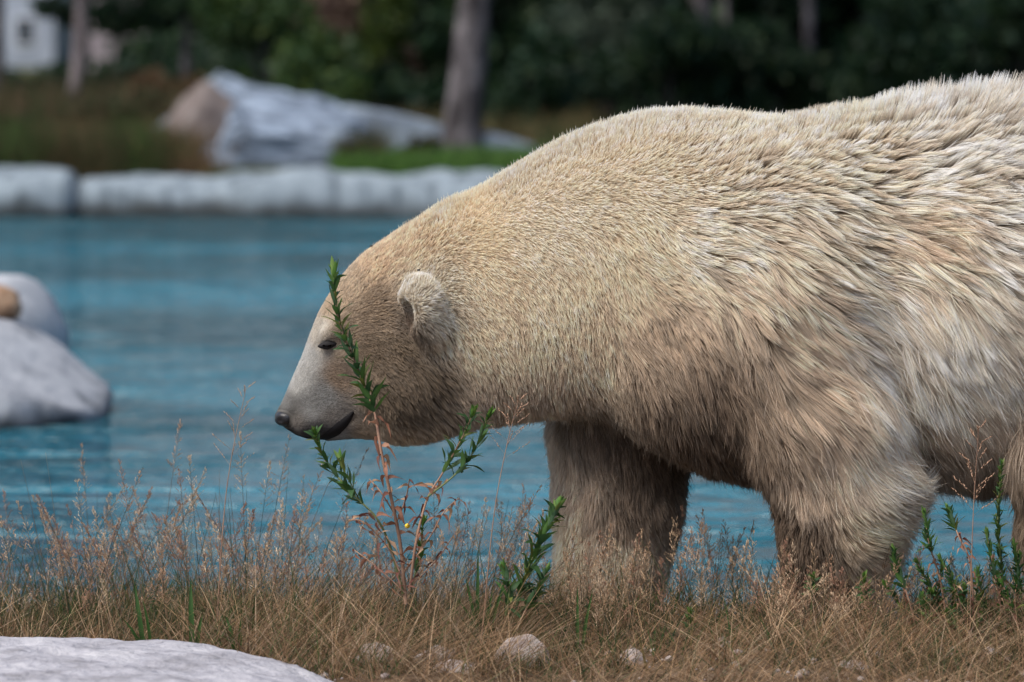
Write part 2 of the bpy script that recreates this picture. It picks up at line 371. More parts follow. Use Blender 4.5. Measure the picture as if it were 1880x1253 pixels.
# ------------------------------------------------------------------ building far left
M['siding'] = mat('siding', ramp=[(0.3, (0.324, 0.372, 0.456)), (0.7, (0.432, 0.483, 0.575))], scale=1.0, rough=0.8)
M['roof'] = mat('roof', base=(0.05, 0.055, 0.065), rough=0.9)
M['trim'] = mat('trim', base=(0.62, 0.66, 0.72), rough=0.7)
M['pane'] = mat('pane', base=(0.015, 0.025, 0.04), rough=0.1, spec=0.5)
M['plaster'] = mat('plaster', ramp=[(0.3, (0.265, 0.226, 0.257)), (0.7, (0.359, 0.312, 0.343))], scale=0.7, rough=0.9)
M['door'] = mat('door', base=(0.03, 0.045, 0.07), rough=0.5)
def box(name, x0, x1, y0, y1, z0, z1, m, parent=None, bev=0.0):
    bm = bmesh.new(); bmesh.ops.create_cube(bm, size=1.0)
    for v in bm.verts: v.co = Vector(((v.co.x + .5) * (x1 - x0) + x0, (v.co.y + .5) * (y1 - y0) + y0, (v.co.z + .5) * (z1 - z0) + z0))
    if bev: bmesh.ops.bevel(bm, geom=list(bm.edges), offset=bev, segments=2, affect='EDGES')
    return link(name, bm_mesh(name, bm, False), parent, m)
def house(name, px0, px1, pyb, Y, hgt, dep, wm, label, wins, boards=True):
    a, b = P(px0, pyb, Y), P(px1, pyb, Y); W = b.x - a.x
    h = empty(name, (a.x, Y, a.z)); tag(h, label, 'building', 'buildings beyond the far bank')
    box('wall', 0, W, 0, dep, -1.5, hgt, wm, h)
    if boards:
        n = int(hgt / 0.22)
        for k in range(n):
            box('board', -0.01, W + 0.01, -0.035, -0.003, 0.04 + k * 0.22, 0.24 + k * 0.22, wm, h)
    bm = bmesh.new()
    o_ = 0.25; pts = [(-o_, -o_, hgt - 0.05), (W + o_, -o_, hgt - 0.05), (W + o_, dep + o_, hgt - 0.05), (-o_, dep + o_, hgt - 0.05), (-o_, dep / 2, hgt + dep * 0.38), (W + o_, dep / 2, hgt + dep * 0.38)]
    vs = [bm.verts.new(p) for p in pts]
    for f in ((0, 1, 5, 4), (2, 3, 4, 5), (0, 4, 3), (1, 2, 5), (3, 2, 1, 0)): bm.faces.new([vs[i] for i in f])
    link('roof', bm_mesh('roof', bm, False), h, M['roof'])
    for (qx0, qx1, qy0, qy1) in wins:
        p0, p1 = P(qx0, qy1, Y), P(qx1, qy0, Y)
        x0, x1, z0, z1 = p0.x - a.x, p1.x - a.x, p0.z - a.z, p1.z - a.z
        wd = box('window', x0, x1, -0.06, -0.04, z0, z1, M['pane'], h)
        for c in ((x0 - .06, x1 + .06, z1, z1 + .06), (x0 - .06, x1 + .06, z0 - .07, z0), (x0 - .06, x0, z0, z1), (x1, x1 + .06, z0, z1)):
            box('frame', c[0], c[1], -0.085, -0.038, c[2], c[3], M['trim'], wd)
    return h
house('cottage', -330, 98, 118, 95, 3.2, 5.0, M['siding'], 'pale blue grey boarded building with a small dark window', ((32, 60, 34, 82), (-140, -90, 20, 90)))
hh = house('outbuilding', 165, 345, 108, 88, 2.6, 4.0, M['plaster'], 'pinkish plastered outbuilding glimpsed through leaves', ((345 - 50, 345 - 25, 20, 60),), False)
hh = house('dark_shed', 352, 560, 96, 80, 2.4, 3.0, M['door'], 'dark blue shed behind the green shrub on the far bank', ((385, 400, 20, 60),), False)

# ------------------------------------------------------------------ trees and shrubs
def leaf_cloud(n, fn, size, cols, seed, aspect=0.5, droop=0.0):
    """n leaf quads; fn(rng, n) -> centres; returns V, F, C"""
    r = np.random.default_rng(seed); c = fn(r, n)
    d = r.normal(size=(n, 3)); d[:, 2] -= droop; d /= np.linalg.norm(d, axis=1, keepdims=True)
    u = r.normal(size=(n, 3)); u -= d * np.sum(u * d, 1, keepdims=True); u /= np.linalg.norm(u, axis=1, keepdims=True)
    s = size * r.uniform(0.6, 1.4, (n, 1))
    V = np.stack([c - d * s, c + u * s * aspect, c + d * s, c - u * s * aspect], 1).reshape(-1, 3)
    Fq = np.arange(4 * n).reshape(n, 4)
    cols = np.asarray(cols); k = r.integers(0, len(cols), n)
    C = cols[k] * r.uniform(0.65, 1.35, (n, 1)); C = np.repeat(C, 4, 0)
    return V, Fq, C
def clumped(centers, radii):
    centers = np.asarray(centers, float); radii = np.asarray(radii, float)
    def fn(r, n):
        k = r.choice(len(centers), n, p=radii[:, 0] ** 2 / np.sum(radii[:, 0] ** 2))
        d = r.normal(size=(n, 3)); d /= np.linalg.norm(d, axis=1, keepdims=True)
        return centers[k] + d * radii[k] * r.uniform(0.45, 1.05, (n, 1))
    return fn
def tube(pts, radii, nseg=8):
    V = []; Fq = []
    pts = [Vector(p) for p in pts]
    for i, p in enumerate(pts):
        d = (pts[min(i + 1, len(pts) - 1)] - pts[max(i - 1, 0)]).normalized()
        a = d.orthogonal().normalized() if abs(d.z) < 0.9 else Vector((1, 0, 0)); a = (a - d * a.dot(d)).normalized(); b = d.cross(a)
        for k in range(nseg):
            t = 2 * math.pi * k / nseg; V.append(p + (a * math.cos(t) + b * math.sin(t)) * radii[i])
    for i in range(len(pts) - 1):
        for k in range(nseg):
            Fq.append((i * nseg + k, i * nseg + (k + 1) % nseg, (i + 1) * nseg + (k + 1) % nseg, (i + 1) * nseg + k))
    return V, Fq
def join(parts):
    V = []; Fq = []; C = []; n = 0
    for p in parts:
        V.append(np.asarray(p[0], float)); Fq.append(np.asarray(p[1]) + n); n += len(p[0])
        if len(p) > 2: C.append(p[2])
    return np.concatenate(V), np.concatenate(Fq), (np.concatenate(C) if C else None)

GREENS_D = [(0.0090, 0.0263, 0.0105), (0.0135, 0.0375, 0.0150), (0.0165, 0.0413, 0.0263), (0.0225, 0.0450, 0.0150)]
GREENS_M = [(0.0243, 0.0607, 0.0162), (0.0405, 0.0810, 0.0203), (0.0324, 0.0689, 0.0284), (0.0567, 0.0891, 0.0162)]
GREENS_Y = [(0.0750, 0.1050, 0.0150), (0.0525, 0.0900, 0.0150), (0.0375, 0.0675, 0.0150)]
DRY = [(0.1500, 0.0975, 0.0750), (0.1125, 0.0675, 0.0562), (0.1800, 0.1275, 0.0900)]

def spruce_meshes(seed, H=11.0, Rb=2.0):
    r = random.Random(seed); pv = []
    tr = tube([(0, 0, -0.4), (0.03, 0, H * 0.4), (0, 0, H)], [0.17, 0.11, 0.01], 10)
    rng = np.random.default_rng(seed); parts = []
    z = 0.25
    while z < H * 0.97:
        f = 1 - z / H; L = Rb * (f ** 0.8) * r.uniform(0.75, 1.1) + 0.1
        nb = 9
        for k in range(nb):
            a = 2 * math.pi * (k + r.random()) / nb; n = int(26 + 60 * f)
            t = rng.uniform(0.08, 1, n); sp = 0.16 * L * (1.1 - t)
            lx = t * L; lz = -0.35 * L * t ** 1.3 + 0.10 * L * t ** 3
            off = rng.normal(size=(n, 2)) * np.stack([sp + 0.03, 0.05 + 0.3 * sp], 1)
            c = np.stack([math.cos(a) * lx - math.sin(a) * off[:, 0], math.sin(a) * lx + math.cos(a) * off[:, 0], z + lz + off[:, 1]], 1)
            d = np.stack([np.full(n, math.cos(a)), np.full(n, math.sin(a)), np.full(n, -0.5)], 1) + rng.normal(size=(n, 3)) * 0.5
            d /= np.linalg.norm(d, axis=1, keepdims=True)
            u = np.cross(d, rng.normal(size=(n, 3))); u /= np.linalg.norm(u, axis=1, keepdims=True)
            s = rng.uniform(0.09, 0.2, (n, 1))
            V = np.stack([c - d * s, c + u * s * 0.35, c + d * s, c - u * s * 0.35], 1).reshape(-1, 3)
            cc = np.asarray(GREENS_D)[rng.integers(0, 4, n)] * rng.uniform(0.6, 1.5, (n, 1))
            parts.append((V, np.arange(4 * n).reshape(n, 4), np.repeat(cc, 4, 0)))
        z += 0.30 + 0.18 * r.random()
    Vc, Fc, Cc = join(parts)
    return mesh_np('trunk', *tr), mesh_np('crown', Vc, Fc, Cc, False)
sp_kinds = [spruce_meshes(3), spruce_meshes(9, 9.0, 2.3), spruce_meshes(15, 13.0, 1.8)]
def gz(x, y): return float(ground_h(x, y))
# forest rows (one in front of the other)
spots = []
rr = random.Random(5)
for (Y, x0, x1, n) in ((36, 0.6, 13, 6), (40, -1.0, 15, 8), (45, -3.5, 16, 9), (52, -4.5, 18, 9), (60, -6.0, 20, 10), (70, -6, 24, 9)):
    for k in range(n):
        spots.append((x0 + (x1 - x0) * (k + rr.uniform(0.2, 0.8)) / n, Y + rr.uniform(-1.5, 1.5)))
for (x, y) in ((-17, 44), (-14, 60), (-20, 55), (-24, 48), (-12, 110), (-9, 125), (-17, 118), (-22, 100), (-5, 122), (-28, 80), (17, 38), (21, 37), (25, 40), (19, 44), (29, 42), (33, 39), (24, 48), (37, 45), (30, 52), (42, 42)): spots.append((x, y))
for k, (x, y) in enumerate(spots):
    tm, cm = sp_kinds[k % 3]
    t = empty('spruce_tree', (x, y, gz(x, y)), rr.uniform(0, 6.28)); s = rr.uniform(0.85, 1.2); t.scale = (s, s, s)
    tag(t, 'dark green spruce standing in the shadowed forest behind the pool', 'tree', 'spruces of the dark forest')
    link('trunk', tm, t, M['bark_grey']); link('crown', cm, t, M['leaf'])

# individual trunks one can tell apart
def tall_tree(name, base, top, r0, r1, m, label, crown_z, crown_r, cols, seed, bend=(0, 0), kink=0.0):
    t = empty(name, base); b = Vector(base); d = Vector(top) - b
    pts = []; rad = []
    for k in range(25):
        u = k / 24; pts.append(Vector((kink * (1 - math.exp(-u * 14)), 0, 0)) + d * u + Vector((bend[0] * math.sin(u * 3.14), bend[1] * math.sin(u * 3.14), 0)))
        rad.append((r0 + (r1 - r0) * u) * (1 + 0.35 * math.exp(-u * 30)))
    pts[0] = pts[0] - Vector((0, 0, 0.3))
    parts = [tube(pts, rad, 14)]
    r = random.Random(seed); cc = []; cr = []
    for k in range(9):
        u = r.uniform(0.5, 0.97); p = d * u; a = r.uniform(0, 6.28); L = crown_r * r.uniform(0.6, 1.1)
        e = p + Vector((math.cos(a) * L, math.sin(a) * L, 0.5 * L)); mid = (p + e) / 2 - Vector((0, 0, 0.12 * L))
        parts.append(tube([p, mid, e], [r1 * 0.9 + 0.015, r1 * 0.5 + 0.01, 0.008], 6)); cc.append(e); cr.append([crown_r * 0.55] * 3)
    Vt, Ft, _ = join(parts)
    link('trunk', mesh_np('trunk', Vt, Ft), t, m)
    cc.append(d * 1.0); cr.append([crown_r * 0.7] * 3)
    Vc, Fc, Cc = leaf_cloud(5000, clumped(cc, cr), 0.10, cols, seed)
    link('crown', mesh_np('crown', Vc, Fc, Cc, False), t, M['leaf'])
    tag(t, label, 'tree', 'trees beyond the pool')
b = P(843, 292, 28); tall_tree('grey_tree', (b.x, 28, b.z - 0.05), (b.x + 0.9, 28.6, 9.5), 0.165, 0.07, M['bark_grey'], 'tree with thick grey trunk standing between the two stone slabs', 4, 1.9, GREENS_D, 31)
b = P(92, 200, 31); tall_tree('leaning_tree', (b.x, 31, gz(b.x, 31)), (b.x + 0.02, 31.5, 5.5), 0.070, 0.03, M['bark_pale'], 'thin pale leaning tree in front of the boarded building', 3, 1.2, GREENS_M, 33, (0, 0), 0.30)
b = P(-8, 180, 33); tall_tree('grey_tree', (b.x, 33, gz(b.x, 33)), (b.x + 0.1, 33, 7), 0.09, 0.03, M['bark_grey'], 'slim dark tree right at the upper edge beside the boarded building', 3, 1.3, GREENS_D, 35)
for (px, wd, Y, lab) in ((1292, 44, 34.0, 'pale grey trunked tree among the spruces above the shoulder of the bear'),
                         (1487, 22, 34.5, 'slender grey trunked tree among the spruces above the back of the bear'),
                         (1335, 12, 35.0, 'very thin pole of a young tree beside the pale grey trunk')):
    p = P(px, 60, Y); r0 = wd / 2 / F_PX * (Y + 10)
    tall_tree('grey_tree', (p.x, Y, gz(p.x, Y)), (p.x - 0.1, Y, 9), r0, r0 * 0.5, M['bark_grey'], lab, 4, 1.4, GREENS_D, px)

def leafy_tree():
    Y = 32.0; p = P(338, 150, Y); base = Vector((p.x, Y, gz(p.x, Y))); t = empty('leafy_tree', base)
    r = random.Random(4); parts = [tube([(0, 0, -0.2), (0.03, 0, 1.2), (-0.05, 0, 2.6), (0, 0, 4.5)], [0.06, 0.05, 0.04, 0.012], 10)]; cc = []; cr = []
    for (px, py) in ((90, 12), (135, 30), (185, 20), (215, 48), (250, 22), (290, 40), (320, 10), (400, 5), (440, 18), (160, -20), (270, -25), (380, -40), (330, -90), (220, -80)):
        e = P(px, py, Y + r.uniform(-0.4, 0.4)) - base; cc.append(e); cr.append([0.20, 0.22, 0.12])
        parts.append(tube([Vector((0, 0, 1.5 + r.random())), e * 0.5 + Vector((0, 0, 0.95)), e], [0.018, 0.011, 0.004], 5))
    V, Fq, _ = join(parts); link('trunk', mesh_np('trunk', V, Fq), t, M['bark_grey'])
    V, Fq, C = leaf_cloud(2600, clumped(cc, cr), 0.05, GREENS_D, 44); link('crown', mesh_np('crown', V, Fq, C, False), t, M['leaf'])
    tag(t, 'small leafy tree overhanging the top edge before the pinkish outbuilding', 'tree', 'trees beyond the pool')
leafy_tree()
def shrub(name, px, py, Y, wid, hgt, cols, label, seed, n=2600, leaf=0.06, group='shrubs on the far bank', mm='leaf', dep=None):
    """px, py = foot"""
    p = P(px, py, Y); z0 = gz(p.x, Y); t = empty(name, (p.x, Y, z0)); H = max(0.2, hgt); dep = dep or wid
    r = random.Random(seed); cc = []; cr = []; parts = []
    for k in range(12):
        a = r.uniform(0, 6.28); q = math.sqrt(r.random()) * 0.75
        e = Vector((math.cos(a) * q * wid / 2, math.sin(a) * q * dep / 2, H * r.uniform(0.25, 0.88)))
        cc.append(e); s = r.uniform(0.16, 0.30); cr.append([wid * s, dep * s, H * s * 0.8])
        parts.append(tube([(0, 0, -0.05), e * 0.5 + Vector((0, 0, 0.1 * H)), e], [0.02, 0.013, 0.004], 5))
    Vs, Fs, _ = join(parts); link('stem', mesh_np('stem', Vs, Fs), t, M['bark_grey'])
    Vc, Fc, Cc = leaf_cloud(n, clumped(cc, cr), leaf, cols, seed); Vc[:, 2] = np.maximum(Vc[:, 2], 0.0)
    link('foliage', mesh_np('foliage', Vc, Fc, Cc, False), t, M[mm])
    tag(t, label, 'shrub', group)
shrub('green_shrub', 520, 215, 31.5, 1.5, 1.5, GREENS_M, 'leafy green shrub rising behind the banded boulder', 51, 4200, 0.055)
shrub('green_shrub', 640, 200, 33.0, 1.2, 0.75, GREENS_D, 'low dark shrub behind the long stone slab', 53)
shrub('dry_shrub', 640, 170, 37.0, 1.5, 1.9, DRY, 'mauve brown dried shrub above the long stone slab', 55, 3800, 0.06)
shrub('yellow_shrub', 700, 120, 35.5, 0.7, 2.1, GREENS_Y, 'yellow green leafy sapling touching the top edge before the mauve shrub', 56, 1500, 0.06)
shrub('green_shrub', 240, 190, 36.0, 2.4, 0.78, GREENS_D, 'dark shrub below the pinkish outbuilding', 57, 4200, 0.055)
shrub('green_shrub', 60, 190, 34.5, 1.3, 0.8, GREENS_D, 'dark low shrub behind the leaning pale tree', 58, 2600)
shrub('green_shrub', 350, 130, 40.0, 2.2, 1.1, GREENS_D, 'wide dark shrub in front of the dark blue shed', 60, 3600)
shrub('green_shrub', 760, 215, 32.0, 1.0, 0.85, GREENS_D, 'dark shrub touching the left side of the thick grey trunk', 61)
shrub('green_shrub', 960, 250, 31.0, 1.2, 1.1, GREENS_D, 'bluish dark shrub just beyond the thick grey trunk', 62, 3000)
shrub('pale_shrub', 1110, 200, 33.0, 1.3, 2.1, [(0.06, 0.085, 0.06), (0.045, 0.07, 0.045), (0.075, 0.10, 0.075)], 'grey green feathery shrub behind the neck of the bear', 63, 4200, 0.05)
shrub('green_shrub', 1220, 200, 32.0, 1.6, 1.35, GREENS_D, 'rounded dark green shrub behind the shoulder of the bear', 64, 4200)
shrub('green_shrub', 1420, 200, 33.0, 1.6, 1.2, GREENS_D, 'dark shrub under the slender grey trunked tree', 65, 4200)
shrub('green_shrub', 1650, 200, 32.5, 1.8, 1.6, GREENS_D, 'dark shrub behind the middle of the back of the bear', 66, 4200)
shrub('green_shrub', 1860, 200, 32.5, 1.6, 1.7, GREENS_D, 'dark shrub behind the rump of the bear at the frame edge', 67, 4200)

OLV = [(0.05, 0.05, 0.02), (0.035, 0.045, 0.016), (0.085, 0.058, 0.032), (0.03, 0.05, 0.016)]
shrub('olive_shrub', 30, 285, 27.6, 0.75, 0.45, OLV, 'low olive shrub at the frame edge above the far stone rim', 71, 2000, 0.04)
shrub('olive_shrub', 215, 280, 28.2, 0.9, 0.62, OLV, 'olive and brown shrub touching the brown boulder', 72, 2400, 0.04)
shrub('green_shrub', 130, 275, 28.8, 0.8, 0.55, GREENS_M, 'green shrub at the foot of the leaning pale tree', 73, 2200, 0.04)
shrub('rust_shrub', 300, 230, 29.6, 0.8, 0.75, [(0.12, 0.06, 0.03), (0.09, 0.05, 0.025), (0.06, 0.05, 0.02)], 'rusty brown shrub rising behind the brown boulder', 74, 2200, 0.04)
shrub('green_shrub', 560, 200, 30.0, 1.1, 1.0, GREENS_M, 'bright leafy shrub behind the right end of the banded boulder', 75, 3200, 0.05)
shrub('olive_shrub', 770, 290, 26.9, 0.35, 0.28, OLV, 'small olive shrub left of the foot of the thick grey trunk', 77, 800, 0.03)
# ------------------------------------------------------------------ grass (uncountable)
def blades(root, length, lean, width, bend, cols, seg=3, seed=0, jitter=0.2):
    """root (n,3); lean (n,2) horizontal tip offset fraction; ribbon blades"""
    n = len(root); r = np.random.default_rng(seed)
    length = np.asarray(length)[:, None]; T = np.linspace(0, 1, seg + 1)
    az = r.uniform(0, 2 * math.pi, n); side = np.stack([np.cos(az) , np.sin(az) * 0.5, np.zeros(n)], 1)
    rows = []
    for t in T:
        hor = lean * (t + bend * t * t)
        up = np.sqrt(np.maximum(0.05, 1 - np.sum(lean ** 2, 1) * 0.7)) * (t - 0.35 * bend * t * t * np.minimum(1, np.sum(lean ** 2, 1) * 2))
        c = root + length * np.concatenate([hor, up[:, None]], 1)
        wv = side * (np.asarray(width)[:, None] * (1 - t) ** 0.7 + 0.00025)
        rows.append(c - wv); rows.append(c + wv)
    V = np.stack(rows, 1).reshape(-1, 3); k = 2 * (seg + 1)
    base = (np.arange(n) * k)[:, None]
    Fq = np.concatenate([np.stack([base[:, 0] + 2 * s, base[:, 0] + 2 * s + 1, base[:, 0] + 2 * s + 3, base[:, 0] + 2 * s + 2], 1) for s in range(seg)])
    C = np.repeat(cols, k, 0)
    return V, Fq, C
def colpick(r, n, cols, var=0.3):
    c = np.asarray(cols)[r.integers(0, len(cols), n)]; return c * r.uniform(1 - var, 1 + var, (n, 1))
STRAW = [(0.258, 0.159, 0.084), (0.332, 0.213, 0.118), (0.148, 0.091, 0.052), (0.467, 0.329, 0.205), (0.092, 0.067, 0.040), (0.221, 0.128, 0.075), (0.369, 0.268, 0.186)]
GREEN_G = [(0.030, 0.062, 0.020), (0.05, 0.085, 0.024), (0.022, 0.05, 0.024), (0.075, 0.09, 0.028)]
r = np.random.default_rng(77)
def on_slab(x, y):
    bx = np.array([-2.2, -1.5, -1.24, -0.80, -0.60, -0.45, -0.34, -0.26]); by = np.array([-0.50, -0.53, -0.56, -0.64, -0.76, -0.88, -1.0, -1.15])
    return (x < -0.26) & (y < np.interp(x, bx, by) + 0.015)
def roots(n, x0, x1, y0, y1, dens=None):
    x = r.uniform(x0, x1, n); y = r.uniform(y0, y1, n); k = ~on_slab(x, y) & (y < bank_edge(x) + 0.05)
    if dens is not None: k &= r.uniform(size=n) < dens(x, y)
    x, y = x[k], y[k]; return np.stack([x, y, ground_h(x, y) - 0.01], 1)
def patch(x, y, s, o=0.0):
    return 0.5 + 0.25 * (np.sin(x * s + o) * np.cos(y * s * 1.3 + o * 2) + np.sin(x * s * 2.3 - y * s * 1.7 + o) )
parts = []
# matted straw, lying over itself
rt = roots(44000, -1.9, 2.3, -1.5, 1.0, lambda x, y: 0.30 + 0.70 * patch(x, y, 5.0))
n = len(rt); an = r.uniform(0, 6.28, n); mg = r.uniform(0.8, 1.15, n); rt[:, 2] += r.uniform(0, 0.015, n)
warm = (0.45 + 0.85 * patch(rt[:, 0], rt[:, 1], 6.0, 2.0))[:, None]
parts.append(blades(rt, r.uniform(0.04, 0.15, n), np.stack([np.cos(an), np.sin(an)], 1) * mg[:, None], r.uniform(0.0005, 0.0011, n), 0.5, colpick(r, n, STRAW) * warm, 4, 1))
# arching straw thrown over the stones
def arch(n_, x0, x1, y0, y1, l0, l1, seed):
    rr2 = np.random.default_rng(seed); p = roots(n_, x0, x1, y0, y1); m_ = len(p); a_ = rr2.normal(0.3, 1.5, m_); g_ = rr2.uniform(0.35, 0.95, (m_, 1))
    return blades(p, rr2.uniform(l0, l1, m_), np.stack([np.cos(a_), np.sin(a_) * 0.8], 1) * g_, rr2.uniform(0.0005, 0.0011, m_), 0.8, colpick(rr2, m_, STRAW) * (0.55 + 0.8 * patch(p[:, 0], p[:, 1], 5.5, 0.7))[:, None] * np.where(patch(p[:, 0], p[:, 1], 4.3, 3.1) > 0.62, 1, 0)[:, None] + np.where(patch(p[:, 0], p[:, 1], 4.3, 3.1) > 0.62, 0, 1)[:, None] * colpick(rr2, m_, STRAW + STRAW + GREEN_G), 6, seed)
parts.append(arch(6500, -1.8, 2.2, -1.1, 0.15, 0.08, 0.20, 51))
parts.append(arch(3500, -0.75, 0.0, -0.9, 0.1, 0.12, 0.26, 52))
parts.append(arch(2500, 0.55, 1.5, -0.9, 0.05, 0.10, 0.22, 53))
# tufts, each of one mind about its colour and lean
def tufts(nt_, x0, x1, y0, y1, l0, l1, greenp, nb0, nb1, spread, seed):
    rr2 = np.random.default_rng(seed); c = roots(nt_, x0, x1, y0, y1); R_ = []; L_ = []; N_ = []; C_ = []
    for k in range(len(c)):
        nb = int(rr2.integers(nb0, nb1)); g_ = rr2.random() < greenp; Lk = rr2.uniform(l0, l1); wind = rr2.normal(size=2) * 0.25
        p = c[k] + np.concatenate([rr2.normal(size=(nb, 2)) * spread, np.zeros((nb, 1))], 1); p[:, 2] = ground_h(p[:, 0], p[:, 1]) - 0.008
        ok = ~on_slab(p[:, 0], p[:, 1]); p = p[ok]; nb = len(p)
        a_ = rr2.uniform(0, 6.28, nb); m_ = np.abs(rr2.normal(size=nb)) * 0.45
        R_.append(p); L_.append(Lk * rr2.uniform(0.5, 1.15, nb)); N_.append(np.stack([np.cos(a_), np.sin(a_)], 1) * m_[:, None] + wind)
        mixc = (rr2.random(nb) < (0.8 if g_ else 0.12))[:, None]
        C_.append(np.where(mixc, colpick(rr2, nb, GREEN_G), colpick(rr2, nb, STRAW)))
    R_ = np.concatenate(R_); n_ = len(R_)
    return blades(R_, np.concatenate(L_), np.concatenate(N_), rr2.uniform(0.0006, 0.0016, n_), 0.55, np.concatenate(C_), 4, seed)
parts.append(tufts(480, -1.8, 2.2, -0.95, 0.3, 0.03, 0.09, 0.62, 20, 60, 0.028, 21))
parts.append(tufts(170, -1.8, -0.05, -0.45, 0.35, 0.08, 0.18, 0.55, 14, 40, 0.022, 22))
parts.append(tufts(30, 1.0, 2.2, -0.5, 0.1, 0.06, 0.13, 0.4, 14, 40, 0.022, 27))
parts.append(tufts(22, 0.05, 0.95, -0.6, 0.1, 0.05, 0.10, 0.7, 10, 22, 0.02, 28))
parts.append(tufts(16, 0.36, 0.62, -0.2, 0.1, 0.10, 0.20, 0.95, 6, 14, 0.012, 29))
parts.append(tufts(50, -0.25, 0.10, -0.5, 0.2, 0.07, 0.15, 0.95, 20, 45, 0.02, 23))
parts.append(tufts(110, -1.8, -0.2, -0.1, 0.35, 0.08, 0.16, 0.9, 14, 40, 0.03, 24))
# thin tall crossing blades
def wisps(n_, x0, x1, y0, y1, l0, l1, seed):
    rr2 = np.random.default_rng(seed); p = roots(n_, x0, x1, y0, y1); m_ = len(p); a_ = rr2.uniform(0, 6.28, m_)
    return blades(p, rr2.uniform(l0, l1, m_), np.stack([np.cos(a_) + 0.25, np.sin(a_) * 0.5], 1) * rr2.uniform(0.05, 0.5, (m_, 1)), rr2.uniform(0.0006, 0.0012, m_), 0.45, colpick(rr2, m_, GREEN_G + GREEN_G + STRAW), 6, seed)
parts.append(wisps(600, -1.5, 0.05, -0.45, 0.35, 0.14, 0.30, 61))
parts.append(wisps(260, 0.05, 1.0, -0.5, 0.12, 0.10, 0.24, 62))
parts.append(wisps(160, 1.0, 1.6, -0.5, 0.1, 0.10, 0.22, 63))
# broad leafy undergrowth blades
def broad(n_, x0, x1, y0, y1, l0, l1, seed):
    rr2 = np.random.default_rng(seed); p = roots(n_, x0, x1, y0, y1); m_ = len(p); a_ = rr2.uniform(0, 6.28, m_)
    return blades(p, rr2.uniform(l0, l1, m_), np.stack([np.cos(a_), np.sin(a_)], 1) * rr2.uniform(0.1, 0.7, (m_, 1)), rr2.uniform(0.002, 0.004, m_), 0.6, colpick(rr2, m_, [(0.03, 0.075, 0.02), (0.05, 0.10, 0.03), (0.025, 0.06, 0.025), (0.16, 0.12, 0.05)]), 5, seed)
parts.append(broad(900, -1.7, 2.0, -0.9, 0.3, 0.03, 0.10, 41))
parts.append(broad(260, -0.25, 0.6, -0.6, 0.1, 0.05, 0.14, 42))
Vg, Fg, Cg = join(parts)
o = link('bank_grass', mesh_np('bank_grass', Vg, Fg, Cg), None, M['grass'])
tag(o, 'matted dry straw and short green grass on the near bank', 'grass', kind='stuff')

# tall seeding grass: thin culms with open panicles
def panicles(specs, seed, name, label):
    rg = random.Random(seed); SV = []; SC = []; ns = 0
    parts = []
    for (x, y, L, lx, ly, colr, pf, dense) in specs:
        z0 = gz(x, y) - 0.01; K = 7; pts = []
        b = rg.uniform(0.0, 0.35)
        for k in range(K):
            t = k / (K - 1); pts.append(Vector((x + L * lx * (t + b * t * t), y + L * ly * t, z0 + L * (t - 0.12 * abs(lx) * t * t))))
        V, Fq = tube(pts, [0.0014 - 0.0010 * (k / (K - 1)) for k in range(K)], 3)
        parts.append((V, Fq, np.repeat([colr], len(V), 0)))
        if pf <= 0: continue
        nb = int(2.4 * dense * (6 + 26 * pf * L / 0.4)); tan = (pts[-1] - pts[-2]).normalized()
        seedcol = np.array(rg.choice([(0.52, 0.36, 0.23), (0.44, 0.28, 0.18), (0.60, 0.45, 0.31), (0.34, 0.19, 0.13)]))
        for k in range(nb):
            u = 1 - pf * rg.random(); f = u * (K - 1); i = min(K - 2, int(f)); p = pts[i].lerp(pts[i + 1], f - i)
            a = rg.uniform(0, 6.28); sp = (1 - u) / pf
            d = (tan * rg.uniform(0.5, 1.0) + Vector((math.cos(a), math.sin(a), rg.uniform(-0.2, 0.3))) * (0.25 + 0.8 * sp)).normalized()
            bl = (0.006 + 0.035 * sp * rg.uniform(0.3, 1)) 
            e = p + d * bl; side = d.cross(Vector((0, 1, 0.2))).normalized()
            V = [p - side * 0.0002, p + side * 0.0002, e + side * 0.0002, e - side * 0.0002]
            parts.append((np.array([tuple(v) for v in V]), np.array([[0, 1, 2, 3]]), np.repeat([seedcol * 0.8], 4, 0)))
            for s_ in range(2 if bl < 0.02 else 3):
                c = p + d * bl * (1 - 0.32 * s_) + Vector((rg.uniform(-1, 1), rg.uniform(-1, 1), rg.uniform(-1, 1))) * 0.002
                sl = rg.uniform(0.0022, 0.0040); sw = sl * 0.28
                V = [c - d * sl, c + side * sw, c + d * sl, c - side * sw]
                parts.append((np.array([tuple(v) for v in V]), np.array([[0, 1, 2, 3]]), np.repeat([seedcol * rg.uniform(0.7, 1.35)], 4, 0)))
    V, Fq, C = join(parts)
    o = link(name, mesh_np(name, V, Fq, C), None, M['grass'])
    tag(o, label, 'grass', kind='stuff')
CULM = [(0.08, 0.095, 0.05), (0.13, 0.11, 0.06), (0.22, 0.15, 0.09), (0.06, 0.075, 0.05), (0.26, 0.17, 0.10)]
rg = random.Random(3)
sp = []
def add_tall(n, px0, px1, y0, y1, l0, l1, pf=0.4, dense=1.0, lean=0.25, bias=0.0):
    for _ in range(n):
        y = rg.uniform(y0, y1); px = rg.uniform(px0, px1); x = P(px, 1100, y).x
        if y > bank_edge(x) + 0.06 or on_slab(np.array(x), np.array(y)): continue
        sp.append((x, y, rg.uniform(l0, l1), rg.gauss(bias, lean), rg.gauss(0, 0.12), np.array(rg.choice(CULM)) * rg.uniform(0.7, 1.2), pf * rg.uniform(0.7, 1.2) if rg.random() < 0.8 else 0, dense))
add_tall(105, 130, 520, -0.35, 0.65, 0.20, 0.38, 0.5, 1.6, 0.30)
add_tall(48, -60, 200, -0.35, 0.65, 0.16, 0.36, 0.4, 1.0, 0.42)
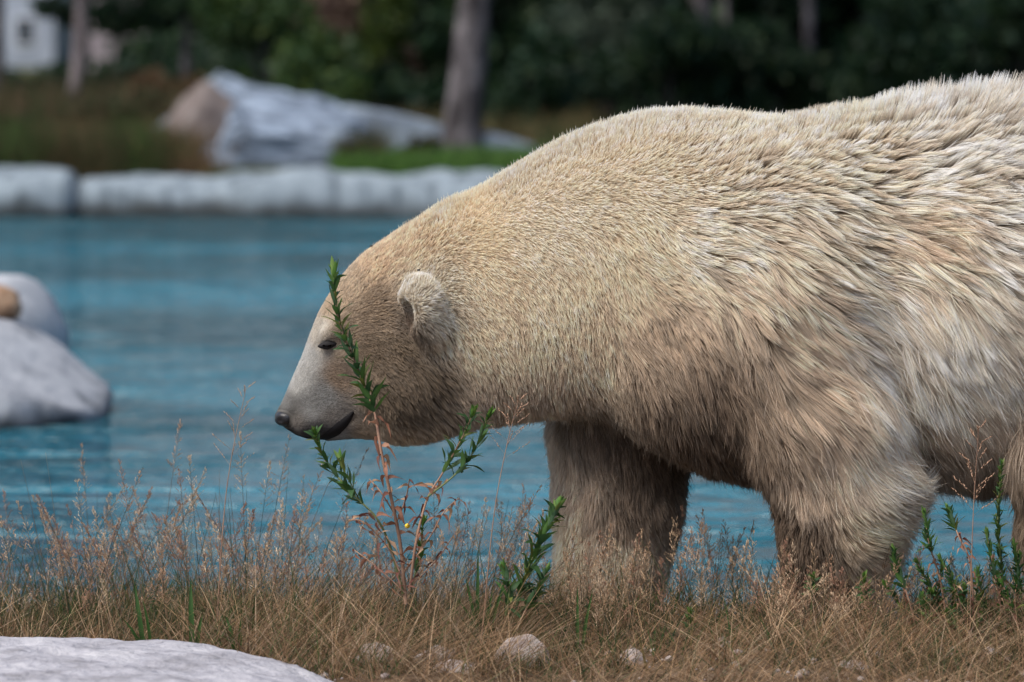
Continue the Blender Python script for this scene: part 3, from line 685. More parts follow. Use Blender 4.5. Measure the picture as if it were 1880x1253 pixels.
add_tall(85, 440, 800, -0.40, 0.5, 0.14, 0.33, 0.4, 1.2, 0.32, 0.25)
add_tall(44, 780, 960, -0.35, 0.3, 0.18, 0.34, 0.4, 1.0, 0.18, 0.15)
add_tall(55, 1000, 1260, -0.50, -0.25, 0.12, 0.30, 0.45, 1.1, 0.2)
add_tall(60, 1240, 1420, -0.45, 0.4, 0.12, 0.30, 0.45, 1.0, 0.2)
add_tall(75, 1400, 1640, -0.62, -0.30, 0.10, 0.26, 0.45, 1.0, 0.22)
add_tall(60, 1640, 1900, -0.5, 0.4, 0.08, 0.22, 0.4, 1.0, 0.25)
add_tall(26, 100, 560, -0.3, 0.5, 0.36, 0.50, 0.3, 1.0, 0.2, 0.08)
add_tall(14, 800, 960, -0.4, 0.2, 0.30, 0.42, 0.35, 1.0, 0.15, 0.2)
panicles(sp, 8, 'seeding_grass', 'tall thin grass with pinkish tan seed heads along the water')

# far bank grass
rf = np.random.default_rng(5); parts = []
def far_patch(px0, px1, y0, y1, n, l0, l1, cols, seed, soft=False):
    x = ((rf.normal((px0 + px1) / 2, (px1 - px0) * 0.6, n) if soft else rf.uniform(px0, px1, n)) - CX) / F_PX; y = rf.uniform(y0, y1, n); x = x * (y + 10)
    rt = np.stack([x, y, ground_h(x, y)], 1); an = rf.uniform(0, 6.28, n); mg = rf.uniform(0.1, 0.6, n)
    parts.append(blades(rt, rf.uniform(l0, l1, n), np.stack([np.cos(an), np.sin(an)], 1) * mg[:, None], np.full(n, 0.007), 0.5, colpick(rf, n, cols), 2, seed))
OLIVE = [(0.065, 0.062, 0.028), (0.040, 0.055, 0.020), (0.10, 0.068, 0.040), (0.030, 0.052, 0.018)]
far_patch(-80, 330, 25.1, 27.5, 7000, 0.15, 0.45, OLIVE, 4)
far_patch(-80, 400, 27.5, 32, 7000, 0.35, 0.85, OLIVE + [(0.14, 0.085, 0.055)], 5)
far_patch(610, 1050, 25.0, 27.6, 8000, 0.06, 0.20, [(0.06, 0.14, 0.025), (0.08, 0.16, 0.03), (0.05, 0.10, 0.03)], 6)
far_patch(620, 700, 26, 27.6, 700, 0.2, 0.45, OLIVE, 7)
far_patch(600, 1100, 28.5, 33, 4000, 0.2, 0.5, [(0.2, 0.13, 0.06), (0.10, 0.09, 0.04), (0.05, 0.07, 0.03)], 8)
far_patch(1000, 2000, 25.1, 34, 9000, 0.1, 0.4, [(0.04, 0.07, 0.02), (0.06, 0.08, 0.03)], 9)
for k, (pa, pb, cl_) in enumerate(((0, 60, 0), (110, 170, 1), (235, 290, 0), (60, 110, 2), (170, 240, 2), (290, 350, 1))):
    far_patch(pa, pb, 25.1, 28.5, 1500, 0.12, 0.5, ([(0.05, 0.11, 0.02), (0.04, 0.08, 0.02)], [(0.15, 0.09, 0.05), (0.11, 0.075, 0.035)], [(0.03, 0.05, 0.018), (0.05, 0.05, 0.02)])[cl_], 30 + k, True)
Vg, Fg, Cg = join(parts); o = link('far_bank_grass', mesh_np('far_bank_grass', Vg, Fg, Cg), None, M['grass'])
tag(o, 'olive and green grass growing behind the far stone rim', 'grass', kind='stuff')
# ================================================================== THE BEAR
def surface_nets(v, org, h):
    s = v < 0
    c = np.zeros(tuple(n - 1 for n in v.shape), np.uint8)
    offs = [(i, j, k) for i in (0, 1) for j in (0, 1) for k in (0, 1)]
    nx, ny, nz = c.shape
    for (i, j, k) in offs: c += s[i:i + nx, j:j + ny, k:k + nz]
    cells = np.argwhere((c > 0) & (c < 8))
    cv = {o: v[cells[:, 0] + o[0], cells[:, 1] + o[1], cells[:, 2] + o[2]] for o in offs}
    acc = np.zeros((len(cells), 3)); cnt = np.zeros(len(cells))
    for a in offs:
        for ax in range(3):
            if a[ax]: continue
            b = tuple(a[t] + (1 if t == ax else 0) for t in range(3))
            va, vb = cv[a], cv[b]; m = (va < 0) != (vb < 0)
            t = np.where(m, va / np.where(m, va - vb, 1), 0)
            p = np.repeat([a], len(cells), 0).astype(float); p[:, ax] += t
            acc[m] += p[m]; cnt[m] += 1
    V = (cells + acc / cnt[:, None]) * h + np.asarray(org)
    imap = np.full(c.shape, -1, np.int32); imap[cells[:, 0], cells[:, 1], cells[:, 2]] = np.arange(len(cells))
    Q = []
    for ax in range(3):
        sl0 = [slice(None)] * 3; sl1 = [slice(None)] * 3; sl0[ax] = slice(0, -1); sl1[ax] = slice(1, None)
        a, b = s[tuple(sl0)], s[tuple(sl1)]; e = np.argwhere(a != b)
        u, w_ = (ax + 1) % 3, (ax + 2) % 3
        e = e[(e[:, u] > 0) & (e[:, w_] > 0) & (e[:, u] < v.shape[u] - 1) & (e[:, w_] < v.shape[w_] - 1)]
        flip = a[e[:, 0], e[:, 1], e[:, 2]]
        def cell(du, dw):
            q = e.copy(); q[:, u] -= du; q[:, w_] -= dw
            return imap[q[:, 0], q[:, 1], q[:, 2]]
        quad = np.stack([cell(1, 1), cell(0, 1), cell(0, 0), cell(1, 0)], 1)
        quad = np.where(flip[:, None], quad, quad[:, ::-1]); Q.append(quad)
    return V, np.concatenate(Q)

TOP = np.array([(503, 765), (508, 756), (514, 745), (522, 722), (540, 682), (556, 648), (566, 620), (572, 600), (582, 575), (598, 548), (620, 515), (645, 485), (680, 455), (720, 430), (770, 400), (830, 365),
    (890, 335), (950, 300), (1000, 270), (1050, 245), (1100, 225), (1150, 210), (1200, 200), (1260, 196), (1320, 200), (1380, 207), (1440, 202), (1500, 192), (1560, 182), (1620, 168), (1680, 160), (1740, 152), (1800, 148), (1880, 152),
    (2000, 170), (2100, 205), (2200, 270), (2280, 380), (2330, 520)], float)
BOT = np.array([(503, 770), (510, 782), (522, 788), (545, 799), (575, 806), (592, 812), (620, 809), (650, 805), (690, 808), (730, 815), (770, 812), (820, 800), (870, 785), (930, 772), (1000, 762), (1060, 755), (1120, 762), (1200, 800), (1300, 855), (1400, 878),
    (1500, 880), (1600, 880), (1700, 885), (1800, 898), (1880, 905), (2000, 890), (2150, 830), (2250, 780), (2330, 560)], float)
WID = np.array([(500, .004), (508, .022), (520, .034), (532, .043), (545, .050), (575, .060), (600, .072), (630, .088), (670, .105), (710, .122), (760, .140), (820, .155), (900, .170), (1000, .195), (1100, .225), (1200, .255), (1300, .28), (1400, .285),
    (1600, .295), (1800, .31), (2000, .34), (2150, .33), (2250, .25), (2330, .06)], float)
INSET = np.array([(500, .002), (560, .004), (640, .007), (720, .012), (850, .015), (1000, .018), (1200, .024), (1380, .032), (1550, .056), (1750, .078), (1900, .086), (2400, .07)], float)
H = 0.008
def wx(px): return (np.asarray(px, float) - CX) / 760.0
def wz(px, py): return np.array([P(a, b, 0.0).z for a, b in zip(np.atleast_1d(px), np.atleast_1d(py))])
gx = np.arange(-0.62, 1.93, H); gy = np.arange(-0.52, 0.5201, H); gzv = np.arange(-0.176, 1.30, H)
topz = np.interp(gx, wx(TOP[:, 0]), wz(TOP[:, 0], TOP[:, 1])); botz = np.interp(gx, wx(BOT[:, 0]), wz(BOT[:, 0], BOT[:, 1]))
wid = np.interp(gx, wx(WID[:, 0]), WID[:, 1]); ins = np.interp(gx, wx(INSET[:, 0]), INSET[:, 1])
ker = np.ones(5) / 5.0
def sm(a): return np.convolve(np.pad(a, 2, mode='edge'), ker, 'valid')
hh_ = np.maximum((topz - botz) / 2 - ins * 0.75, 0.004); zc = (topz + botz) / 2 - ins * 0.25; hh_ = sm(hh_); zc = sm(zc)
wd_ = np.maximum(sm(wid) - ins * 0.5, 0.004)
X = gx[:, None, None].astype(np.float32); Yg = gy[None, :, None].astype(np.float32); Z = gzv[None, None, :].astype(np.float32)
ry = np.abs(Yg) / wd_[:, None, None]; rz = np.abs(Z - zc[:, None, None]) / hh_[:, None, None]
pw = 2.25
D = (((ry ** pw + rz ** pw) ** (1 / pw)) - 1) * np.minimum(wd_, hh_)[:, None, None]
D = np.maximum(D, (float(wx(502)) - X)); D = np.maximum(D, X - float(wx(2332))).astype(np.float32)

def region(lo, hi):
    sl = []
    for g_, a, b in ((gx, lo[0], hi[0]), (gy, lo[1], hi[1]), (gzv, lo[2], hi[2])):
        i0 = max(0, int(np.searchsorted(g_, a))); i1 = min(len(g_), int(np.searchsorted(g_, b))); sl.append(slice(i0, i1))
    return tuple(sl)
def smin(a, b, k):
    h = np.clip(0.5 + 0.5 * (b - a) / k, 0, 1); return b * (1 - h) + a * h - k * h * (1 - h)
def add_ell(c, r, k=0.05, sub=False, roty=0.0):
    m = max(r) + k + 0.03; sl = region([c[i] - m for i in range(3)], [c[i] + m for i in range(3)])
    x = gx[sl[0]][:, None, None] - c[0]; y = gy[sl[1]][None, :, None] - c[1]; z = gzv[sl[2]][None, None, :] - c[2]
    if roty:
        ca, sa = math.cos(roty), math.sin(roty); x, z = x * ca + z * sa, -x * sa + z * ca
    k0 = np.sqrt((x / r[0]) ** 2 + (y / r[1]) ** 2 + (z / r[2]) ** 2); k1 = np.sqrt((x / r[0] ** 2) ** 2 + (y / r[1] ** 2) ** 2 + (z / r[2] ** 2) ** 2)
    d = k0 * (k0 - 1) / np.maximum(k1, 1e-6)
    D[sl] = -smin(-D[sl], d, k) if sub else smin(D[sl], d, k)
def add_cone(a, b, ra, rb, k=0.06, sy=1.0):
    a, b = np.array(a), np.array(b); m = max(ra, rb) * max(1, 1 / sy) + k + 0.02
    sl = region(np.minimum(a, b) - m, np.maximum(a, b) + m)
    x = gx[sl[0]][:, None, None]; y = gy[sl[1]][None, :, None]; z = gzv[sl[2]][None, None, :]
    ab = b - a; L2 = ab @ ab
    t = np.clip(((x - a[0]) * ab[0] + (y - a[1]) * ab[1] + (z - a[2]) * ab[2]) / L2, 0, 1)
    d = np.sqrt((x - a[0] - t * ab[0]) ** 2 + ((y - a[1] - t * ab[1]) * sy) ** 2 + (z - a[2] - t * ab[2]) ** 2) - (ra + (rb - ra) * t)
    D[sl] = smin(D[sl], d, k)
def Q3(px, py, Y):
    p = P(px, py, Y); return (p.x, Y, p.z)
# masses
add_ell(Q3(1430, 540, -0.15), (0.22, 0.17, 0.30), 0.09, roty=0.25); add_ell(Q3(1290, 560, 0.13), (0.22, 0.16, 0.28), 0.10)
add_ell(Q3(1270, 690, -0.10), (0.16, 0.13, 0.13), 0.08, roty=-0.4)
add_ell(Q3(1840, 540, 0), (0.36, 0.355, 0.27), 0.14)
for s in (-1, 1):
    add_ell(Q3(735, 690, 0.085 * s), (0.085, 0.058, 0.10), 0.05)            # cheek
    add_ell(Q3(618, 606, 0.068 * s), (0.045, 0.030, 0.024), 0.022, roty=0.6) # brow
    add_ell(Q3(648, 668, 0.082 * s), (0.040, 0.022, 0.018), 0.03, roty=-0.5)  # cheekbone
    add_ell(Q3(572, 775, 0.035 * s), (0.040, 0.026, 0.026), 0.03)           # whisker pad
    add_ell(Q3(604, 632, 0.106 * s), (0.024, 0.022, 0.013), 0.014, sub=True)
    add_ell(Q3(640, 742, 0.112 * s), (0.030, 0.016, 0.012), 0.02, sub=True, roty=-0.9)  # fold behind the mouth
    # ear
    add_ell(Q3(769, 560, 0.175 * s), (0.050, 0.050, 0.066), 0.014)
    add_ell(Q3(793, 600, 0.150 * s), (0.036, 0.040, 0.045), 0.03)
    add_ell(Q3(743, 580, 0.205 * s), (0.032, 0.055, 0.044), 0.006, sub=True)
def leg(pts, Y, sy=1.15, k=0.06):
    q = [(Q3(px, py, Y + dy), r_) for (px, py, r_, dy) in pts]
    for (a, ra), (b, rb) in zip(q[:-1], q[1:]): add_cone(a, b, ra, rb, k, sy)
def paw(px, Y, rx, ry=0.105):
    x = P(px, 1115, Y).x; z0 = -0.12 if Y > 0 else 0.0
    add_ell((x, Y, z0 + 0.045), (rx, ry, 0.062), 0.05)
    for k in range(5): add_ell((x - rx * (0.80 + 0.12 * math.cos((k - 2) * 0.6)), Y + (k - 2) * ry * 0.40, z0 + 0.028), (0.040, 0.023, 0.030), 0.012)
    return x
leg([(1450, 580, .19, .04), (1510, 770, .155, 0)], -0.20, 1.1, 0.08)
leg([(1510, 770, .155, 0), (1548, 885, .142, 0), (1538, 985, .112, 0), (1530, 1060, .092, 0), (1526, 1120, .088, .01)], -0.205, 1.08, 0.055)
leg([(1190, 620, .17, -.02), (1140, 800, .150, 0), (1132, 930, .132, 0), (1122, 1030, .114, 0), (1108, 1100, .102, 0), (1100, 1180, .096, 0)], 0.17)
leg([(2030, 540, .25, .04), (1990, 800, .17, 0), (1990, 970, .128, 0), (2040, 1050, .092, 0), (2030, 1120, .088, 0)], -0.19, 1.1, 0.04)
leg([(2060, 540, .25, -.04), (2140, 820, .16, 0), (2190, 950, .115, 0), (2240, 1060, .085, 0), (2230, 1180, .085, 0)], 0.18)
add_cone(Q3(2300, 430, 0), Q3(2355, 500, 0), 0.05, 0.03, 0.04)
paws = [(paw(1528, -0.20, .112), -0.20, .112), (paw(1105, 0.17, .118), 0.17, .118), (paw(2005, -0.18, .14), -0.18, .14), (paw(2200, 0.18, .14), 0.18, .14)]
D = np.maximum(D, np.where(Yg > 0.0, -0.12, 0.0) - Z).astype(np.float32)
BV, BF = surface_nets(D, (gx[0], gy[0], gzv[0]), H)
# a little relaxation
for _ in range(2):
    acc = np.zeros_like(BV); cn = np.zeros(len(BV))
    for k in range(4):
        np.add.at(acc, BF[:, k], BV[BF[:, (k + 1) % 4]] + BV[BF[:, (k + 3) % 4]]); np.add.at(cn, BF[:, k], 2)
    BV = BV * 0.5 + 0.5 * acc / np.maximum(cn, 1)[:, None]
del D

def to_px(p):
    """photo pixel as if on the plane y = 0 (bear chart coordinates)"""
    x = p[:, 0] * 760 + CX
    zz = np.linspace(0, 1300, 131); tab = np.array([P(940, v, 0).z for v in zz])
    return x, np.interp(-p[:, 2], -tab, zz)

# chart of the coat: px, py, Y, flow dx, dy (screen, down +), length mm, lift, clump, albedo
CR = (0.92, 0.765, 0.57); CRL = (0.95, 0.83, 0.655); TAN = (0.76, 0.62, 0.475); DIRT_SHADE = (0.35, 0.26, 0.185); DARK = (0.155, 0.105, 0.07); PALE = (0.93, 0.83, 0.705); CHK = (0.24, 0.18, 0.122); FT = (0.42, 0.325, 0.23); FC = (0.66, 0.54, 0.40); FL = (0.70, 0.65, 0.57); FP = (0.64, 0.63, 0.60); EAR = (0.93, 0.84, 0.69); LIPG = (0.075, 0.07, 0.068); MUZ = (0.36, 0.355, 0.34); GREY = (0.30, 0.27, 0.24); BLK = (0.06, 0.055, 0.05)  # dark browns: coat dirt, plus shade painted in at armpit and belly recess
CH = [
 (519, 768, -.02, .8, 0, 2, .2, .1, BLK), (532, 782, -.03, .8, 0, 3, .2, .1, BLK), (534, 765, -.03, .8, -.3, 3, .2, .1, BLK), (522, 742, -.03, .5, -.7, 4, .25, .1, MUZ), (545, 700, -.05, .5, -.8, 5, .25, .1, FP), (560, 660, -.05, .5, -.7, 6, .25, .1, FP), (570, 750, -.05, .8, -.3, 5, .25, .1, MUZ), (560, 790, -.05, .8, .1, 4, .3, .1, LIPG), (590, 788, -.06, .9, .1, 4, .3, .1, LIPG), (545, 775, -.05, .8, -.1, 4, .3, .1, GREY),
 (610, 770, -.07, .9, .2, 5, .3, .1, GREY), (595, 720, -.07, .8, -.1, 6, .3, .1, MUZ), (620, 690, -.08, .8, .1, 8, .3, .15, DIRT_SHADE), (620, 810, -.05, 1, .15, 8, .3, .1, MUZ), (660, 800, -.06, 1, .3, 14, .3, .2, FT),
 (585, 600, -.06, .5, -.8, 6, .3, .1, FL), (600, 560, -.05, .6, -.7, 8, .35, .1, FC), (640, 600, -.09, .7, -.3, 9, .35, .15, FT), (640, 530, -.06, .7, -.6, 10, .4, .15, FC), (690, 480, -.08, .8, -.5, 13, .4, .15, (0.78, 0.62, 0.45)), (690, 560, -.11, .8, -.1, 11, .4, .2, FT),
 (680, 640, -.12, .8, .3, 12, .35, .2, CHK), (690, 720, -.12, .7, .6, 16, .35, .3, CHK), (740, 640, -.14, .8, .5, 15, .35, .25, CHK), (740, 740, -.14, .6, .8, 24, .35, .35, CHK), (720, 800, -.08, .6, .8, 30, .4, .3, FT), (790, 800, -.08, .5, .9, 34, .4, .3, FT),
 (800, 680, -.15, .5, .9, 28, .35, .4, CHK), (760, 440, -.08, .8, -.4, 16, .4, .15, (0.84, 0.68, 0.50)), (840, 380, -.08, .8, -.45, 20, .45, 0.11, CR), (880, 430, -.14, .8, .1, 22, .35, 0.11, CR), (770, 512, -.19, .3, -.9, 14, .6, .1, EAR), (800, 555, -.19, .6, -.1, 17, .6, .1, EAR), (808, 585, -.18, .6, .4, 24, .5, .2, EAR), (740, 535, -.19, .3, -.9, 7, .4, .1, EAR), (757, 580, -.165, .6, .3, 8, .3, .1, (0.16, 0.11, 0.08)), (775, 600, -.16, .5, .7, 20, .3, .2, CHK), (820, 610, -.15, .5, .85, 26, .4, 0.22, CR),
 (950, 310, -.08, .75, -.6, 24, .5, .6, CRL), (900, 520, -.16, .6, .6, 26, .3, 0.17, CR), (880, 640, -.16, .4, .9, 32, .3, 0.22, CR), (900, 740, -.13, .3, .95, 36, .35, .4, TAN), (980, 620, -.18, .25, .95, 36, .3, 0.22, CR), (1000, 720, -.15, .2, 1, 36, .35, .5, TAN),
 (1000, 420, -.17, .7, .5, 28, .3, 0.17, CRL), (1080, 540, -.2, .45, .85, 34, .3, 0.22, CR), (1080, 650, -.2, .35, .95, 38, .3, .5, CR), (1100, 330, -.17, .8, .25, 28, .35, 0.17, CRL), (1100, 240, -.08, .75, -.55, 26, .55, .6, CRL), (1250, 210, -.08, .8, -.5, 30, .5, .6, CRL), (1200, 300, -.18, .9, .1, 32, .35, 0.19, CRL),
 (1180, 450, -.22, .75, .55, 38, .3, 0.25, CR), (1180, 620, -.24, .5, .85, 46, .3, .6, (0.60, 0.47, 0.345)), (1180, 720, -.22, .3, .95, 50, .3, .7, DIRT_SHADE), (1250, 780, -.22, .3, .95, 52, .3, .7, DARK), (1300, 680, -.25, .6, .8, 50, .3, .7, DIRT_SHADE), (1300, 790, -.24, .4, .9, 54, .3, .8, DARK), (1420, 900, -.26, .2, 1, 46, .35, .7, DARK),
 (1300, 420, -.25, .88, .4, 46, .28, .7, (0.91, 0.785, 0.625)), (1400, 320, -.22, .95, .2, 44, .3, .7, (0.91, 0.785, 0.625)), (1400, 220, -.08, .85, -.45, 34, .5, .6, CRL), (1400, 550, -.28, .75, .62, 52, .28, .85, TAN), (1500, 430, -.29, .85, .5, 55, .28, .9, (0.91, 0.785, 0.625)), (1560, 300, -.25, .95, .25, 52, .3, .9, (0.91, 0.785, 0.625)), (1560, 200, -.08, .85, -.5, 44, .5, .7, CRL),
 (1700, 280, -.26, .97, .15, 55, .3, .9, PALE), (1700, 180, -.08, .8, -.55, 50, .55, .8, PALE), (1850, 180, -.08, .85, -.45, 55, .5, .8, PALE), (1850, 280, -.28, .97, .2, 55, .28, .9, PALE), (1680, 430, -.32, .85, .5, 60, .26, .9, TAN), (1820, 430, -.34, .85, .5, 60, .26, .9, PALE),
 (1580, 600, -.32, .7, .7, 62, .25, .85, PALE), (1700, 600, -.34, .65, .75, 66, .25, .8, PALE), (1830, 620, -.35, .45, .9, 70, .25, .8, PALE), (1480, 700, -.30, .65, .75, 60, .26, .85, (0.66, 0.53, 0.40)), (1380, 760, -.28, .55, .83, 58, .3, .85, DIRT_SHADE), (1600, 740, -.32, .7, .7, 66, .25, .6, PALE),
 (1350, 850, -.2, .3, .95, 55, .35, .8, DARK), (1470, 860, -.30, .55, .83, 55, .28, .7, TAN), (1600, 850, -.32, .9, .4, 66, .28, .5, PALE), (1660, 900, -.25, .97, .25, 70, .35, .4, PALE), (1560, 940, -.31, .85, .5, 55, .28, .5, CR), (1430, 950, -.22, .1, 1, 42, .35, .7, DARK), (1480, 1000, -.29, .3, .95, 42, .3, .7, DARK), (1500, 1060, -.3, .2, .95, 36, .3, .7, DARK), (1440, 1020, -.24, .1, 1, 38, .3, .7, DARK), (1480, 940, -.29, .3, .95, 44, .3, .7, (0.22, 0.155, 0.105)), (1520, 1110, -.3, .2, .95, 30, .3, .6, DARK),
 (1600, 1030, -.28, .7, .7, 48, .3, .5, TAN), (1460, 1080, -.22, .1, 1, 36, .35, .6, DARK), (1560, 1110, -.28, .3, .9, 30, .3, .5, DIRT_SHADE),
 (1710, 800, -.26, .45, .9, 70, .25, .55, DIRT_SHADE), (1740, 890, -.2, .25, .97, 85, .25, .5, DIRT_SHADE), (1640, 780, -.28, .55, .8, 60, .25, .6, TAN), (1800, 800, -.3, .2, .98, 75, .25, .55, PALE), (1820, 900, -.1, .15, 1, 85, .25, .4, DIRT_SHADE), (1700, 700, -.34, .5, .85, 72, .25, .6, PALE),  # belly recess behind the elbow: dirt and shade painted together
 (1900, 780, -.3, .3, .95, 70, .28, .7, TAN), (1860, 860, -.3, .2, .98, 62, .28, .7, DIRT_SHADE), (1850, 800, -.2, .2, .98, 62, .28, .7, DIRT_SHADE), (1850, 760, -.3, .3, .95, 62, .28, .7, (0.25, 0.18, 0.125)), (1852, 880, -.25, .2, .95, 60, .28, .7, (0.22, 0.16, 0.11)), (1875, 820, -.2, .2, .95, 60, .28, .7, (0.25, 0.18, 0.125)), (1862, 930, -.15, .2, .98, 55, .28, .7, DIRT_SHADE), (1868, 740, -.25, .3, .95, 66, .28, .7, TAN), (1880, 860, -.1, .2, .98, 55, .28, .7, DIRT_SHADE), (1890, 950, -.28, .2, 1, 55, .3, .6, DIRT_SHADE), (2000, 1100, -.28, .1, 1, 34, .3, .5, TAN), (2000, 400, -.35, .8, .6, 60, .28, .8, PALE), (2200, 400, -.25, .6, .8, 60, .3, .8, PALE), (2200, 800, -.25, .3, .95, 60, .3, .7, TAN),
 # far foreleg, upper part darkened by dirt and painted shade
 (1000, 830, .1, -.1, 1, 42, .35, .45, TAN), (1090, 780, .05, .15, 1, 48, .3, .6, DARK), (1180, 820, .05, .25, .97, 52, .3, .7, DARK), (1240, 850, .08, .35, .94, 50, .3, .7, DARK), (1060, 900, .05, .05, 1, 44, .3, .5, TAN), (1160, 920, .05, .25, .97, 46, .3, .6, DIRT_SHADE), (1230, 960, .1, .35, .94, 44, .35, .6, DIRT_SHADE),
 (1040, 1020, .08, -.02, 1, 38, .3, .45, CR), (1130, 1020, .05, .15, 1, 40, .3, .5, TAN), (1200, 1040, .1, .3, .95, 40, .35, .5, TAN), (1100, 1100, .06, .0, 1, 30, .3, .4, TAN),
]
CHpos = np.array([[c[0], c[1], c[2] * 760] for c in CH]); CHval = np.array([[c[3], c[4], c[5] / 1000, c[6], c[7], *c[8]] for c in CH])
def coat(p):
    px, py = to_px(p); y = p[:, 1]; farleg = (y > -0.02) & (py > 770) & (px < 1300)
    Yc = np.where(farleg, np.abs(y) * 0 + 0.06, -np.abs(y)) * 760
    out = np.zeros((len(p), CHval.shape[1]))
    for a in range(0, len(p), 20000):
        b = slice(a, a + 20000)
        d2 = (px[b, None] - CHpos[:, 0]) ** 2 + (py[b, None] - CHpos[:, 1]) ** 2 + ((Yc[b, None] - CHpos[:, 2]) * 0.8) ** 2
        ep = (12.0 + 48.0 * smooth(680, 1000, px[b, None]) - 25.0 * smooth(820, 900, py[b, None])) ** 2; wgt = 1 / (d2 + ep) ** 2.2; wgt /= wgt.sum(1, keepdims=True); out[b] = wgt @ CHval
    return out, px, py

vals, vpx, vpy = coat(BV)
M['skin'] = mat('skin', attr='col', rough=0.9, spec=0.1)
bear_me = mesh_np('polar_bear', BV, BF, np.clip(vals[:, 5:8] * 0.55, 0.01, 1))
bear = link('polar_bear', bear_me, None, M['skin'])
tag(bear, 'cream coloured polar bear walking along the pool with lowered head', 'polar bear')

from mathutils.bvhtree import BVHTree
bvh = BVHTree.FromPolygons([tuple(v) for v in BV], [tuple(f) for f in BF])
def on_side(px, py, side=-1):
    """point of the bear's flank at chart pixel (px, py)"""
    p = P(px, py, 0.0)
    hit = bvh.ray_cast(Vector((p.x, side * 1.0, p.z)), Vector((0, -side, 0)))
    return (hit[0], hit[1]) if hit[0] is not None else (Vector((p.x, 0, p.z)), Vector((0, side, 0)))

# --- fur
def build_fur(N=480000, seed=4):
    r = np.random.default_rng(seed)
    tri = np.concatenate([BF[:, [0, 1, 2]], BF[:, [0, 2, 3]]])
    A, B, C = BV[tri[:, 0]], BV[tri[:, 1]], BV[tri[:, 2]]
    fn = np.cross(B - A, C - A); ar = np.linalg.norm(fn, axis=1) / 2
    vn = np.zeros_like(BV)
    for k in range(3): np.add.at(vn, tri[:, k], fn)
    vn /= np.maximum(np.linalg.norm(vn, axis=1, keepdims=True), 1e-9)
    cen = (A + B + C) / 3; cpx, cpy = to_px(cen); nz_ = fn / np.maximum(np.linalg.norm(fn, axis=1, keepdims=True), 1e-9)
    dens = np.where((nz_[:, 1] < 0.25), 1.0, 0.30); dens = np.where(cpx > 1960, 0.25, dens)
    dens *= 1 + 5.0 * (1 - smooth(560, 860, cpx)); dens = np.where(cen[:, 2] < np.where(cen[:, 1] > 0, -0.116, 0.004), 0, dens)
    pr = ar * dens; pr /= pr.sum()
    t = r.choice(len(tri), N, p=pr); u = np.sqrt(r.random((N, 1))); v = r.random((N, 1))
    b0, b1, b2 = 1 - u, u * (1 - v), u * v
    root = A[t] * b0 + B[t] * b1 + C[t] * b2
    nrm = vn[tri[t, 0]] * b0 + vn[tri[t, 1]] * b1 + vn[tri[t, 2]] * b2; nrm /= np.linalg.norm(nrm, axis=1, keepdims=True)
    cv, px, py = coat(root); fc_ = smooth(600, 660, px) * (1 - smooth(800, 900, px)); cv[:, 2] *= 1 + 0.45 * fc_; cv[:, 4] += 0.30 * fc_; thr = smooth(640, 700, px) * (1 - smooth(860, 920, px)) * smooth(760, 795, py); cv[:, 2] *= 1 - 0.38 * thr; cv[:, 5:8] = cv[:, 5:8] * (1 - 0.6 * thr[:, None]) + 0.6 * thr[:, None] * np.array([0.72, 0.58, 0.43]); cv[:, 2] *= (1 + 0.75 * smooth(0.03, 0.06, cv[:, 2]) + 0.45 * smooth(0.045, 0.06, cv[:, 2]) * (1 - smooth(700, 880, py))) * (1 - 0.12 * smooth(780, 900, py) * smooth(1650, 1720, px)); LEN = 1.0
    # bare skin: nose, eye, lips, ear hollow
    keep = ((px - 519) / 22) ** 2 + ((py - 768) / 17) ** 2 > 1
    keep &= ((px - 604) / 15) ** 2 + ((py - 629) / 8) ** 2 > 1
    lp = [(560, 803), (590, 806), (616, 792), (635, 773), (648, 757)]
    for (a, b) in zip(lp[:-1], lp[1:]):
        a, b = np.array(a, float), np.array(b, float); ab = b - a
        tt = np.clip(((px - a[0]) * ab[0] + (py - a[1]) * ab[1]) / (ab @ ab), 0, 1)
        keep &= np.hypot(px - a[0] - tt * ab[0], py - a[1] - tt * ab[1]) > 5
    root, nrm, cv, px, py = root[keep], nrm[keep], cv[keep], px[keep], py[keep]; N = len(root)
    f = np.stack([cv[:, 0], np.zeros(N), -cv[:, 1]], 1)
    # slow waviness of the coat
    wob = 0.30 * np.sin(px * 0.021 + py * 0.013) + 0.25 * np.sin(px * 0.047 - py * 0.037 + 1.0) + 0.15 * np.sin(px * 0.011 + py * 0.083)
    wob *= np.clip(cv[:, 2] / 0.05, 0, 1)
    ca, sa = np.cos(wob * 0.6), np.sin(wob * 0.6); f = np.stack([f[:, 0] * ca - f[:, 2] * sa, f[:, 1], f[:, 0] * sa + f[:, 2] * ca], 1)
    f -= nrm * np.sum(f * nrm, 1, keepdims=True); f /= np.maximum(np.linalg.norm(f, axis=1, keepdims=True), 1e-6)
    under = r.random(N) < 0.30
    L = cv[:, 2] * LEN * r.uniform(0.65, 1.30, N) * np.where(under, 0.6, 1.0); cl = cv[:, 4]
    # clumps, two sizes
    K = 6; T = np.linspace(0, 1, K)
    def strand(root, f, nrm, L, a0, a1):
        out = np.empty((len(root), K, 3))
        for i, t in enumerate(T):
            h = a0 * t - (a0 - a1) * t * t / 2
            out[:, i] = root + L[:, None] * (f * (t - h)[:, None] + nrm * h[:, None])
        return out
    a0 = np.clip(cv[:, 3] * 1.6, 0.3, 0.95); a1 = np.clip(cv[:, 3] * 0.35 - 0.10 * smooth(0.05, 0.09, cv[:, 2]), 0.0, 0.4)
    upf = np.clip(nrm[:, 2], 0, 1) ** 1.5 * smooth(0.012, 0.03, cv[:, 2]); a0 = a0 + (1.0 - a0) * upf; a1 = a1 + (0.74 - a1) * upf; L = L * (1 - 0.25 * upf * smooth(1300, 1600, px))
